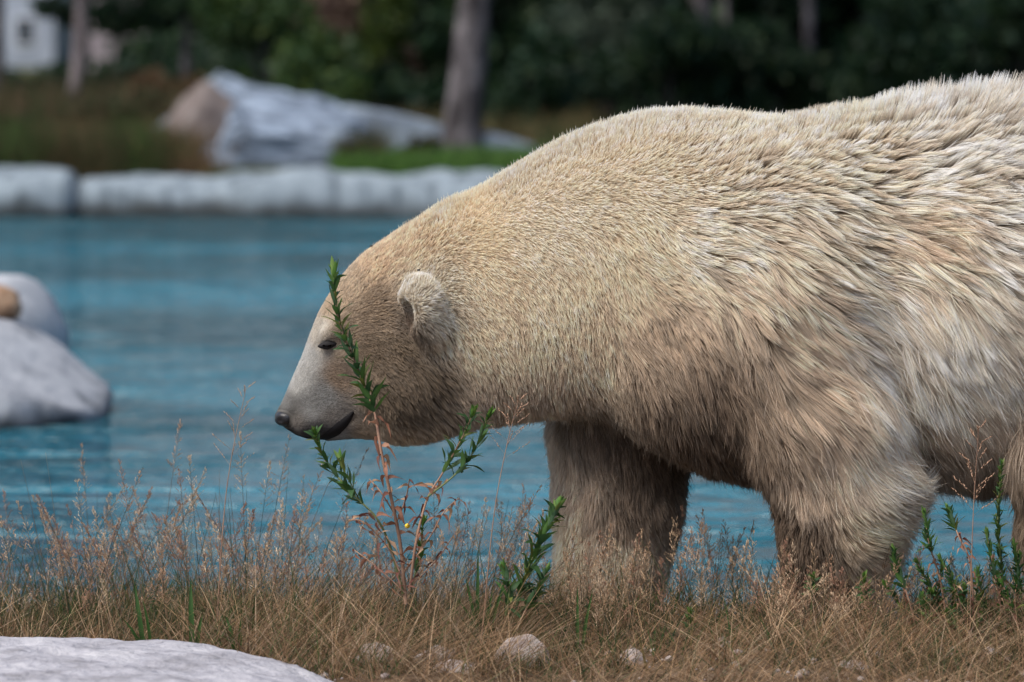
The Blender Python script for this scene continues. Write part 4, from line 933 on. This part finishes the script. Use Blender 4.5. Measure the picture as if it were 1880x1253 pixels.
    dnf = np.clip(-nrm[:, 2], 0, 1); a1 = a1 + (0.55 - a1) * dnf * smooth(0.012, 0.03, cv[:, 2])
    legf = smooth(820, 960, py) * smooth(900, 1000, px); a1 = a1 + (0.30 - a1) * np.maximum(legf, 0) * 0.8
    fly_ = r.random(N) < 0.05; a1 = np.where(fly_, np.minimum(0.75, a1 + 0.3), a1); L = L * np.where(fly_, 1.05 + 0.12 * upf, 1.0) * (1 + 0.15 * upf * smooth(850, 950, px) * (1 - smooth(1400, 1500, px)))
    jit = r.normal(size=(N, 3)) * np.where(fly_, 0.35, 0.18)[:, None]
    own = strand(root, f + jit - nrm * np.sum(jit * nrm, 1, keepdims=True), nrm, L, a0, a1)
    tint = np.ones(N)
    def clump(frac, wmul, dirvar, power, lenvar, aniso, slide, c0, tv):
        nonlocal own, tint
        g = r.choice(N, int(N * frac), replace=False); kd = kdtree.KDTree(len(g))
        for i, k in enumerate(g): kd.insert(root[k], i)
        kd.balance(); fnd = kd.find_n; nn_ = 7
        cand = np.fromiter((h[1] for p in root for h in fnd(p, nn_)), np.int64, N * nn_).reshape(N, nn_)
        best = np.full(N, 1e9); near = cand[:, 0].copy()
        for j in range(nn_):
            of = root - root[g[cand[:, j]]]; par = np.sum(of * f, 1); d2 = np.sum(of * of, 1) - par * par * (1 - aniso * aniso)
            m_ = d2 < best; best[m_] = d2[m_]; near[m_] = cand[m_, j]
        G = g[near]
        dv = r.normal(size=(len(g), 3)) * dirvar; gl = r.uniform(1 - lenvar, 1 + lenvar, len(g))
        gd = f[g] + dv * np.minimum(1, cl[g])[:, None]; gd -= nrm[g] * np.sum(gd * nrm[g], 1, keepdims=True)
        off = root - root[G]; par = np.sum(off * f[G], 1)
        # the guide slides along the flow with the root, so a tuft is a long lock rather than a point
        gcur = strand(root[g], gd, nrm[g], cv[g, 2] * gl * 1.05, a0[g] * r.uniform(0.7, 1.25, len(g)), a1[g])[near] + (f[G] * (par * slide)[:, None])[:, None, :]
        wt = (np.clip((cl - c0) / (1 - c0), 0, 1) * wmul * np.where(under, 0.5, 1.0) * np.where(fly_, 0.3, 1.0) * r.uniform(0.6, 1.0, N))[:, None, None] * (T ** power)[None, :, None]
        wt = np.minimum(wt, 0.92)
        own = own * (1 - wt) + gcur * wt
        tint = tint * (1 + np.clip(r.normal(size=len(g)) * tv, -0.35, 0.35) * np.minimum(1, cl[g] + 0.25))[near]
    clump(0.16, 0.8, 0.10, 1.0, 0.10, 0.4, 0.4, 0.0, 0.10)
    clump(0.022, 0.97, 0.12, 1.0, 0.25, 0.20, 0.62, 0.3, 0.19)
    # keep tips outside the body near ground
    own[:, :, 2] = np.maximum(own[:, :, 2], np.where(root[:, 1] > 0, -0.115, 0.004)[:, None])
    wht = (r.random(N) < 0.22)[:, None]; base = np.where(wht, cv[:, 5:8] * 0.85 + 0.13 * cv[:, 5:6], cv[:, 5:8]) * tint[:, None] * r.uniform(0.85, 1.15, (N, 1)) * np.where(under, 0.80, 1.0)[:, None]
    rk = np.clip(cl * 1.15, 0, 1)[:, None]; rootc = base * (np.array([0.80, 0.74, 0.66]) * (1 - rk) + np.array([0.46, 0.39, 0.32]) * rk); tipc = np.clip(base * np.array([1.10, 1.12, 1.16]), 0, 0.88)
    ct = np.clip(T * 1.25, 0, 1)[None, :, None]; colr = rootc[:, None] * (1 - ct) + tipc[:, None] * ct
    rad = np.clip(0.0005 + 0.006 * L, 0.00045, 0.00085)[:, None] * np.array([1.0, 1.0, .95, .8, .55, .15])[None, :]
    cu = bpy.data.hair_curves.new('fur'); cu.add_curves([K] * N)
    cu.attributes['position'].data.foreach_set('vector', own.astype(np.float32).ravel())
    ra = cu.attributes.get('radius') or cu.attributes.new('radius', 'FLOAT', 'POINT')
    ra.data.foreach_set('value', rad.astype(np.float32).ravel())
    ca_ = cu.attributes.new('col', 'FLOAT_COLOR', 'POINT'); c4 = np.ones((N, K, 4), np.float32); c4[:, :, :3] = colr
    ca_.data.foreach_set('color', c4.ravel())
    return cu
M['fur'] = mat('fur', attr='col', rough=0.5, spec=0.3, transl=0.45)
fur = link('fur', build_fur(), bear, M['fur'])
fur['label'] = 'long cream fur, dirtied brown on cheek and legs, dirt with painted shade on armpit and belly'

# --- nose, lips, eyes, claws
M['nose'] = mat('nose', base=(0.018, 0.018, 0.021), rough=0.38, spec=0.5, bump=0.5, bscale=260, bdist=0.002)
M['lip'] = mat('lip', base=(0.012, 0.011, 0.012), rough=0.75, spec=0.25)
M['eye'] = mat('eye', base=(0.010, 0.007, 0.005), rough=0.05, spec=0.6)
M['claw'] = mat('claw', base=(0.05, 0.045, 0.04), rough=0.45)
bm = bmesh.new(); bmesh.ops.create_uvsphere(bm, u_segments=36, v_segments=24, radius=1.0)
nc = P(526, 768, 0)
for v in bm.verts:
    p = v.co.copy(); p.x = math.copysign(abs(p.x) ** 0.85, p.x); p.z = math.copysign(abs(p.z) ** 0.8, p.z)
    for s in (-1, 1):
        dd = (v.co - Vector((-0.35, 0.70 * s, -0.25))).length; p *= 1 - 0.28 * math.exp(-(dd / 0.30) ** 2)
    p *= 1 - 0.06 * math.exp(-(v.co.y / 0.08) ** 2) * (1 if v.co.x < 0 else 0)
    v.co = Vector((p.x * 0.0275 + 0.006 * p.z, p.y * 0.042, p.z * 0.0225 * (0.82 if p.z > 0 else 1.0) + 0.003 * (1 - p.x)))
o = link('nose', bm_mesh('nose', bm), bear, M['nose']); o.location = nc
def strip(name, pts, m, off=0.004, thick=0.006):
    """band laid on both cheeks; pts = (px, py, half width px)"""
    parts = []
    for side in (-1, 1):
        V = []; n = len(pts)
        for i, (x, y, wv) in enumerate(pts):
            a = pts[max(0, i - 1)]; b = pts[min(n - 1, i + 1)]; d = Vector((b[0] - a[0], b[1] - a[1])).normalized(); nn = Vector((-d.y, d.x))
            for k in (-1, -0.5, 0, 0.5, 1):
                q, nr = on_side(x + nn.x * wv * k, y + nn.y * wv * k, side); V.append(q + Vector((0, side, 0)) * (off + thick * (1 - k * k)))
        Fq = []
        for i in range(n - 1):
            for k in range(4): Fq.append((i * 5 + k, i * 5 + k + 1, (i + 1) * 5 + k + 1, (i + 1) * 5 + k))
        parts.append((np.array([tuple(v) for v in V]), np.array(Fq)))
    V, Fq, _ = join(parts); return link(name, mesh_np(name, V, Fq), bear, m)
lp = []
ctrl = np.array([(528, 787, 2), (545, 797, 2.5), (565, 803, 3), (586, 804, 4), (602, 799, 8), (618, 788, 10), (632, 774, 9), (643, 762, 6), (651, 751, 2)], float)
for t in np.linspace(0, len(ctrl) - 1, 26): lp.append(tuple(np.interp(t, range(len(ctrl)), ctrl[:, k]) for k in range(3)))
strip('lips', lp, M['lip'], 0.002, 0.004)
for s in (-1, 1):
    q, nr = on_side(604, 629, s)
    bm = bmesh.new(); bmesh.ops.create_uvsphere(bm, u_segments=20, v_segments=14, radius=0.011)
    e = link('eye', bm_mesh('eye', bm), bear, M['eye']); e.location = q + Vector((0, -s * 0.002, 0))
    bm = bmesh.new(); bmesh.ops.create_uvsphere(bm, u_segments=24, v_segments=14, radius=1.0)
    for v in bm.verts:
        x, y, z = v.co; v.co = Vector((x * 0.024 + 0.0, y * 0.011, z * 0.0118 * (1 - 0.45 * abs(x)) + 0.0035 * x))
    # almond lid with an opening
    bmesh.ops.delete(bm, geom=[f for f in bm.faces if (f.calc_center_median().y * s > 0.003 and abs(f.calc_center_median().z + 0.0015) < 0.0022 and abs(f.calc_center_median().x) < 0.011)], context='FACES')
    ld = link('eyelid', bm_mesh('eyelid', bm), e, M['lip']); ld.location = (0, s * 0.007, 0)
bm = bmesh.new()
prev = None
for k in range(6):
    t = k / 5; c = Vector((-0.045 * t, 0, 0.010 - 0.024 * t * t)); ring = []
    for j in range(6):
        a = j / 6 * 6.283; ring.append(bm.verts.new(c + Vector((0, math.cos(a) * 0.006 * (1 - t * 0.85), math.sin(a) * 0.008 * (1 - t * 0.85)))))
    if prev:
        for j in range(6): bm.faces.new((prev[j], prev[(j + 1) % 6], ring[(j + 1) % 6], ring[j]))
    prev = ring
claw_me = bm_mesh('claw', bm); claw_me.materials.append(M['claw'])
for (x, Y, rx) in paws:
    for k in range(5):
        o = link('claw', claw_me, bear); o.location = (x - rx * (0.80 + 0.12 * math.cos((k - 2) * 0.6)) - 0.030, Y + (k - 2) * 0.105 * 0.40, 0.022 - (0.12 if Y > 0 else 0.0))
# ================================================================== weeds and grass stalks on the near bank
def leaf_mesh(name, colr, fold=0.25, curl=0.25, wid=0.10, crumple=0.0, seed=0):
    rr_ = random.Random(seed); n = 6; V = []
    for i in range(n + 1):
        t = i / n; w_ = 1.35 * wid * math.sin(math.pi * min(1, t * 0.93 + 0.05)) ** 0.8 * (1 - 0.35 * t); w_ = max(w_, 0.004)
        z = -curl * t * t + 0.15 * t; x = t * (1 - 0.25 * abs(curl) * t)
        tw = crumple * math.sin(t * 5 + seed) * 1.4
        for k in (-1, 0, 1):
            y = k * w_ * math.cos(tw); dz = abs(k) * w_ * fold + k * w_ * math.sin(tw)
            V.append((x, y + crumple * 0.08 * math.sin(t * 6 + seed), z + dz))
    Fq = [(i * 3 + k, i * 3 + k + 1, (i + 1) * 3 + k + 1, (i + 1) * 3 + k) for i in range(n) for k in (0, 1)]
    C = np.array([colr] * len(V)) * np.array([[1.25 if k == 1 else 1.0] for i in range(n + 1) for k in range(3)])
    me = mesh_np(name, V, Fq, C); me.materials.append(M['leaf']); return me
LEAF_G = [leaf_mesh('leaf', c, 0.3, cu, w_, 0.25, i) for i, (c, cu, w_) in enumerate((((0.045, 0.105, 0.028), .3, .11), ((0.06, 0.13, 0.03), .1, .10), ((0.035, 0.085, 0.03), .5, .12), ((0.08, 0.15, 0.035), .0, .09), ((0.05, 0.10, 0.045), -.2, .10), ((0.11, 0.13, 0.03), .4, .08), ((0.028, 0.07, 0.022), .6, .13)))]
LEAF_T = [leaf_mesh('leaf', c, 0.4, cu, .12, 0, i) for i, (c, cu) in enumerate((((0.09, 0.19, 0.03), -.1), ((0.07, 0.16, 0.03), -.25), ((0.12, 0.20, 0.045), .05)))]
LEAF_D = [leaf_mesh('leaf', c, 0.5, cu, .12, 0.9, i) for i, (c, cu) in enumerate((((0.24, 0.11, 0.07), 1.1), ((0.32, 0.17, 0.11), .8), ((0.15, 0.06, 0.045), 1.3), ((0.38, 0.24, 0.15), 1.0)))]
M['stem_green'] = mat('stem_green', ramp=[(0.3, (0.10, 0.13, 0.05)), (0.7, (0.17, 0.19, 0.08))], scale=30, rough=0.7)
M['stem_dry'] = mat('stem_dry', ramp=[(0.3, (0.24, 0.13, 0.09)), (0.7, (0.40, 0.25, 0.17))], scale=30, rough=0.8)
def spline(pts, n):
    pts = [Vector(p) for p in pts]; out = []
    P_ = [pts[0] * 2 - pts[1]] + pts + [pts[-1] * 2 - pts[-2]]; m = len(pts) - 1
    for i in range(n + 1):
        f = i / n * m; k = min(m - 1, int(f)); t = f - k; a, b, c, d = P_[k:k + 4]
        out.append(0.5 * ((2 * b) + (c - a) * t + (2 * a - 5 * b + 4 * c - d) * t * t + (3 * b - a - 3 * c + d) * t ** 3))
    return out
def weed_stem(plant, pix, Y, green, dry=None, r0=0.0035, r1=0.0012, size=0.042, step=0.0085, seed=0, dens=1.0):
    """pix: chart of the stem from foot to tip; green/dry: (u0, u1) stretches that carry fresh / withered leaves"""
    rg_ = random.Random(seed); base = plant.location
    pts = [P(x, y, Y + (0.03 * math.sin(i * 1.3 + seed) if i else 0)) - base for i, (x, y) in enumerate(pix)]
    if abs(pts[0].z) < 0.06: pts[0].z = -0.01
    sp_ = spline(pts, 40); n = len(sp_) - 1
    V, Fq = tube(sp_, [r0 + (r1 - r0) * i / n for i in range(n + 1)], 6)
    st = link('stem', mesh_np('stem', V, Fq), plant, M['stem_dry' if dry and dry[1] > 0.4 else 'stem_green'])
    L = sum((sp_[i + 1] - sp_[i]).length for i in range(n)); ang = rg_.random() * 6
    def put(u, me, s, alpha, a):
        f = u * n; i = min(n - 1, int(f)); p = sp_[i].lerp(sp_[i + 1], f - i); tan = (sp_[i + 1] - sp_[i]).normalized()
        e1 = tan.orthogonal().normalized(); e2 = tan.cross(e1); rad = e1 * math.cos(a) + e2 * math.sin(a)
        d = (tan * math.cos(alpha) + rad * math.sin(alpha)).normalized(); up = (tan * math.sin(alpha) - rad * math.cos(alpha)).normalized(); sd_ = up.cross(d)
        m = Matrix((d, sd_, up)).transposed().to_4x4(); m.translation = p
        o = bpy.data.objects.new('leaf', me); COL.objects.link(o); o.parent = st
        o.matrix_local = m @ Matrix.Diagonal((s, s, s, 1))
    if green:
        k = int(1.35 * L * (green[1] - green[0]) / step * dens)
        for i in range(k):
            u = green[0] + (green[1] - green[0]) * (i + rg_.random() * 0.6) / k; ang += 2.4
            q = (u - green[0]) / max(1e-3, 1 - green[0])
            put(min(u, 0.995), rg_.choice(LEAF_G), 1.75 * size * rg_.uniform(0.7, 1.15) * (1 - 0.45 * q), rg_.uniform(0.55, 1.1) * (1 - 0.35 * q), ang)
        for i in range(11):
            ang += 2.4; put(0.96 + 0.004 * i, rg_.choice(LEAF_T), 1.8 * size * rg_.uniform(0.4, 0.6), rg_.uniform(0.15, 0.75), ang)
    if dry:
        k = max(3, int(L * (dry[1] - dry[0]) / (step * 2.2) * dens))
        for i in range(k):
            ang += 2.4; put(dry[0] + (dry[1] - dry[0]) * (i + rg_.random()) / k, rg_.choice(LEAF_D), 1.5 * size * rg_.uniform(0.55, 0.95), rg_.uniform(0.9, 2.0), ang)
def weed(name, foot, Y, label):
    p = P(foot[0], foot[1], Y); t = empty(name, (p.x, Y, gz(p.x, Y))); tag(t, label, 'plant', 'leafy weeds on the near bank'); bpy.context.view_layer.update(); return t
Yw = -0.44
t = weed('leafy_weed', (745, 1110), Yw, 'tall branching weed with browned lower leaves standing before the face of the bear')
weed_stem(t, [(745, 1110), (735, 1000), (715, 900), (700, 830), (688, 760), (672, 715), (648, 655), (626, 600), (615, 550), (612, 503)], Yw, (0.44, 1.0), (0.12, 0.46), seed=1, r0=0.0045)
weed_stem(t, [(740, 1090), (715, 1000), (690, 950), (650, 910), (612, 865), (587, 825), (579, 796)], Yw, (0.42, 1.0), (0.1, 0.40), seed=2, size=0.034)
weed_stem(t, [(662, 922), (645, 890), (632, 865), (625, 846)], Yw, (0.2, 1.0), None, seed=3, size=0.032, r0=0.002)
weed_stem(t, [(752, 1085), (765, 990), (785, 915), (812, 870), (848, 805), (868, 760)], Yw, (0.60, 1.0), (0.1, 0.58), seed=4, size=0.034)
weed_stem(t, [(786, 912), (835, 872), (872, 825), (895, 768)], Yw, (0.30, 1.0), (0.0, 0.30), seed=5, size=0.034, r0=0.0025)
weed_stem(t, [(755, 1080), (770, 1020), (776, 965)], Yw, (0.2, 1.0), None, seed=6, size=0.030, r0=0.002)
for j, q in enumerate(([(738, 1060), (712, 1005), (668, 960), (640, 955)], [(742, 1050), (790, 985), (815, 940), (842, 915)], [(722, 940), (700, 905), (678, 880)], [(745, 1090), (690, 1040), (650, 1010)], [(750, 1080), (800, 1030), (832, 985)], [(728, 960), (745, 915), (752, 880)])):
    weed_stem(t, q, Yw + 0.02 * (j % 3 - 1), None, (0.05, 1.0), seed=90 + j, size=0.030, r0=0.002, dens=1.4)
fl = bmesh.new(); bmesh.ops.create_icosphere(fl, subdivisions=2, radius=0.006)
for v in fl.verts: v.co *= 1 + 0.25 * math.sin(5 * math.atan2(v.co.y, v.co.x))
M['yellow'] = mat('yellow', base=(0.75, 0.55, 0.03), rough=0.6)
o = link('flower', bm_mesh('flower', fl), t, M['yellow']); o.location = P(748, 966, Yw - 0.02) - t.location
t = weed('leafy_weed', (945, 1130), Yw, 'short bright green weed leaning beside the far foreleg')
weed_stem(t, [(930, 1130), (935, 1085), (925, 1050)], Yw, (0.1, 1.0), None, seed=98, size=0.036, dens=1.2)
weed_stem(t, [(950, 1130), (985, 1090), (1000, 1055)], Yw, (0.1, 1.0), (0, 0.3), seed=99, size=0.036, dens=1.2)
weed_stem(t, [(945, 1130), (962, 1065), (985, 1010), (1004, 970), (1018, 938)], Yw, (0.1, 1.0), None, seed=8, size=0.044, dens=1.5)
Yr = -0.42
for k, (pix, gr, dr, lab) in enumerate((
    ([(1852, 1190), (1842, 1070), (1832, 960), (1838, 856)], (0.35, 1), (0.1, 0.35), 'tallest upright green weed near the hind leg at the frame edge'),
    ([(1745, 1180), (1726, 1065), (1706, 1000), (1698, 945)], (0.55, 1), (0.1, 0.55), 'slender weed with green tip left of the tall panicle'),
    ([(1790, 1180), (1782, 1040), (1760, 985), (1742, 938)], (0.72, 1), (0.15, 0.74), 'weed with reddish withered leaves touching the tall panicle'),
    ([(1690, 1180), (1668, 1100), (1648, 1050), (1641, 1014)], (0.40, 1), (0.1, 0.5), 'weed leaning over the heel side of the near foreleg'),
    ([(1890, 1190), (1872, 1080), (1862, 1006)], (0.4, 1), (0.1, 0.4), 'bushy weed cut by the frame edge below the hind leg'),
    ([(1720, 1190), (1716, 1120), (1728, 1046)], (0.45, 1), (0.05, 0.5), 'low weed between the slender weed and the leaning weed'),
    ([(1595, 1180), (1590, 1120), (1587, 1064)], (0.45, 1), (0.1, 0.4), 'small weed in front of the shin of the near foreleg'),
    ([(1488, 1170), (1490, 1110), (1492, 1064)], (0.6, 1), None, 'tiny green shoot at the front of the near foreleg'),
    ([(1775, 1200), (1768, 1130), (1770, 1085)], (0.4, 1), (0.05, 0.4), 'low dark leaved weed at the foot of the tall panicle'),
    ([(1812, 1190), (1806, 1110), (1796, 1052)], (0.3, 1), (0.0, 0.4), 'low weed between the tall panicle and the tallest weed'),
    ([(1268, 1180), (1266, 1130)], (0.2, 1), None, 'tiny green shoot in the grass under the gap between the legs'))):
    t = weed('leafy_weed', pix[0], Yr - 0.02 * (k % 3), lab)
    weed_stem(t, pix, Yr - 0.02 * (k % 3), gr, dr, seed=20 + k, size=0.024, r0=0.0026, dens=1.9)
    if k in (0, 1, 2, 3, 4, 5, 8, 9):
        for j, (dx, h_) in enumerate(((-26, 0.62), (22, 0.5), (-12, 0.38))):
            f0, tp = pix[0], pix[-1]; hh2 = (f0[1] - tp[1]) * h_
            q = [(f0[0] + dx * 0.2, f0[1] - hh2 * 0.25), (f0[0] + dx * 0.8 + (tp[0] - f0[0]) * h_ * 0.5, f0[1] - hh2 * 0.65), (f0[0] + dx * 1.2 + (tp[0] - f0[0]) * h_, f0[1] - hh2)]
            weed_stem(t, q, Yr - 0.02 * (k % 3) + 0.02 * (j - 1), (0.4, 1), (0.0, 0.55), seed=60 + 3 * k + j, size=0.022, r0=0.0018, dens=1.6)

# single tall panicle
def big_panicle(pix, Y, label, seed, spk=0.010):
    p = P(pix[0][0], pix[0][1], Y); t = empty('grass_stalk', (p.x, Y, gz(p.x, Y))); bpy.context.view_layer.update(); base = t.location
    pts = [P(x, y, Y) - base for x, y in pix]; pts[0].z = -0.01
    sp_ = spline(pts, 30); V, Fq = tube(sp_, [0.0016 - 0.001 * i / 30 for i in range(31)], 5)
    link('stem', mesh_np('stem', V, Fq), t, M['stem_dry'])
    rg_ = random.Random(seed); parts = []
    def spikelet(c, d, s, colr):
        sd_ = d.orthogonal().normalized(); u = d.cross(sd_)
        V = [c - d * s * .1, c + sd_ * s * .17 + d * s * .3, c + u * s * .17 + d * s * .3, c - sd_ * s * .17 + d * s * .3, c - u * s * .17 + d * s * .3, c + d * s]
        Fq = [(0, 1, 2, 2), (0, 2, 3, 3), (0, 3, 4, 4), (0, 4, 1, 1), (5, 2, 1, 1), (5, 3, 2, 2), (5, 4, 3, 3), (5, 1, 4, 4)]
        parts.append((np.array([tuple(v) for v in V]), np.array([q[:3] for q in Fq]), np.repeat([colr], 6, 0)))
    for k in range(17):
        u = 0.60 + 0.39 * k / 16; f = u * 30; i = min(29, int(f)); p = sp_[i].lerp(sp_[i + 1], f - i); tan = (sp_[i + 1] - sp_[i]).normalized()
        a = k * 2.4; L_ = 0.055 * (1 - (u - 0.6) / 0.5) + 0.012
        d = (tan * 0.75 + Vector((math.cos(a), math.sin(a) * 0.7, 0))).normalized()
        side = d.cross(Vector((0, 1, 0.1))).normalized()
        parts.append((np.array([tuple(v) for v in (p - side * .0003, p + side * .0003, p + d * L_ + side * .0003)]), np.array([[0, 1, 2]]), np.repeat([(0.35, 0.22, 0.14)], 3, 0)))
        for j in range(6):
            q = p + d * L_ * (0.35 + 0.65 * j / 5); dd = (d + Vector((rg_.uniform(-.5, .5), rg_.uniform(-.5, .5), rg_.uniform(-.2, .6)))).normalized()
            spikelet(q, dd, spk * rg_.uniform(0.8, 1.3), np.array((0.45, 0.29, 0.20)) * rg_.uniform(0.7, 1.3))
    V, Fq, C = join(parts); link('panicle', mesh_np('panicle', V, Fq, C, False), t, M['grass'])
    tag(t, label, 'grass stalk', 'tall seeding stalks')
big_panicle([(1780, 1230), (1783, 1050), (1788, 920), (1797, 785)], -0.50, 'tall tan grass stalk with an open panicle before the belly of the bear', 5)
big_panicle([(880, 1120), (905, 960), (930, 820), (952, 735)], -0.46, 'slim dry stalk with narrow seed head rising before the throat', 9, 0.008)
big_panicle([(395, 1130), (410, 960), (425, 840), (452, 712)], -0.30, 'highest dry stalk among the seeding grass left of the nose', 11, 0.007)

# broad fresh blades behind the flat rock
def broad_tuft(foot, tips, Y, label):
    p = P(foot[0], foot[1], Y); t = empty('grass_tuft', (p.x, Y, gz(p.x, Y))); bpy.context.view_layer.update(); base = t.location
    for k, (tx, ty, w_) in enumerate(tips):
        a = Vector((0.006 * (k - 1), 0.004 * k, -0.01)); e = P(tx, ty, Y - 0.02 * k) - base; mid = (a + e) / 2 + Vector((0, -0.01, 0.02))
        q = spline([a, mid, e], 8); V = []
        for i, c in enumerate(q):
            ww = w_ * (1 - (i / 8) ** 2.2) * (0.7 + 0.6 * min(1, i / 3)) + 0.0003
            V += [c + Vector((-ww, 0.001, 0)), c + Vector((0, 0.003, -0.001)), c + Vector((ww, -0.001, 0))]
        Fq = [(i * 3 + j, i * 3 + j + 1, i * 3 + j + 4, i * 3 + j + 3) for i in range(8) for j in (0, 1)]
        C = np.array([(0.05, 0.12, 0.03)] * 27) * (0.85 + 0.15 * k)
        link('blade', mesh_np('blade', [tuple(v) for v in V], Fq, C), t, M['leaf'])
    tag(t, label, 'grass tuft', 'fresh broad grass tufts behind the flat rock')
broad_tuft((358, 1205), [(350, 1062, .0055), (372, 1128, .004), (345, 1150, .003)], -0.52, 'upright broad green blades in the middle behind the flat rock')
broad_tuft((272, 1190), [(246, 1068, .0050), (222, 1132, .0035), (238, 1160, .004), (262, 1100, .003)], -0.50, 'leaning broad green blades nearest the frame edge behind the flat rock')
broad_tuft((440, 1212), [(414, 1130, .004), (442, 1138, .0035), (400, 1165, .003), (310, 1195, .002)], -0.54, 'short broad green blades where the flat rock tapers off')
broad_tuft((880, 1150), [(878, 1010, .004), (855, 1060, .004), (905, 1080, .004), (930, 1060, .003), (840, 1100, .003)], -0.40, 'dark green broad blades between the branching weed and the short weed')
broad_tuft((1065, 1150), [(1060, 1075, .003), (1088, 1085, .003)], -0.5, 'two green blades at the foot of the far foreleg')

# flies
M['fly'] = mat('fly', base=(0.012, 0.012, 0.014), rough=0.35, spec=0.5)
def fly(loc, label):
    bm = bmesh.new(); bmesh.ops.create_icosphere(bm, subdivisions=2, radius=1.0)
    for v in bm.verts: v.co = Vector((v.co.x * 0.0042 * (1.15 if v.co.x > 0 else 0.9), v.co.y * 0.0022, v.co.z * 0.0022))
    f_ = link('fly', bm_mesh('fly', bm), None, M['fly']); f_.location = loc
    for s in (-1, 1):
        V = [(0, 0.001 * s, 0.0018), (0.004, 0.002 * s, 0.0026), (0.0062, 0.0036 * s, 0.0024), (0.003, 0.0042 * s, 0.002)]
        link('wing', mesh_np('wing', V, [[0, 1, 2, 3]], None, False), f_, M['fly'])
    tag(f_, label, 'fly', 'flies on the bear')
fly(P(681, 452, -0.02), 'tiny black fly sitting on the crown of the bear head')
fly(P(768, 496, -0.20), 'tiny black fly sitting on top of the ear of the bear')
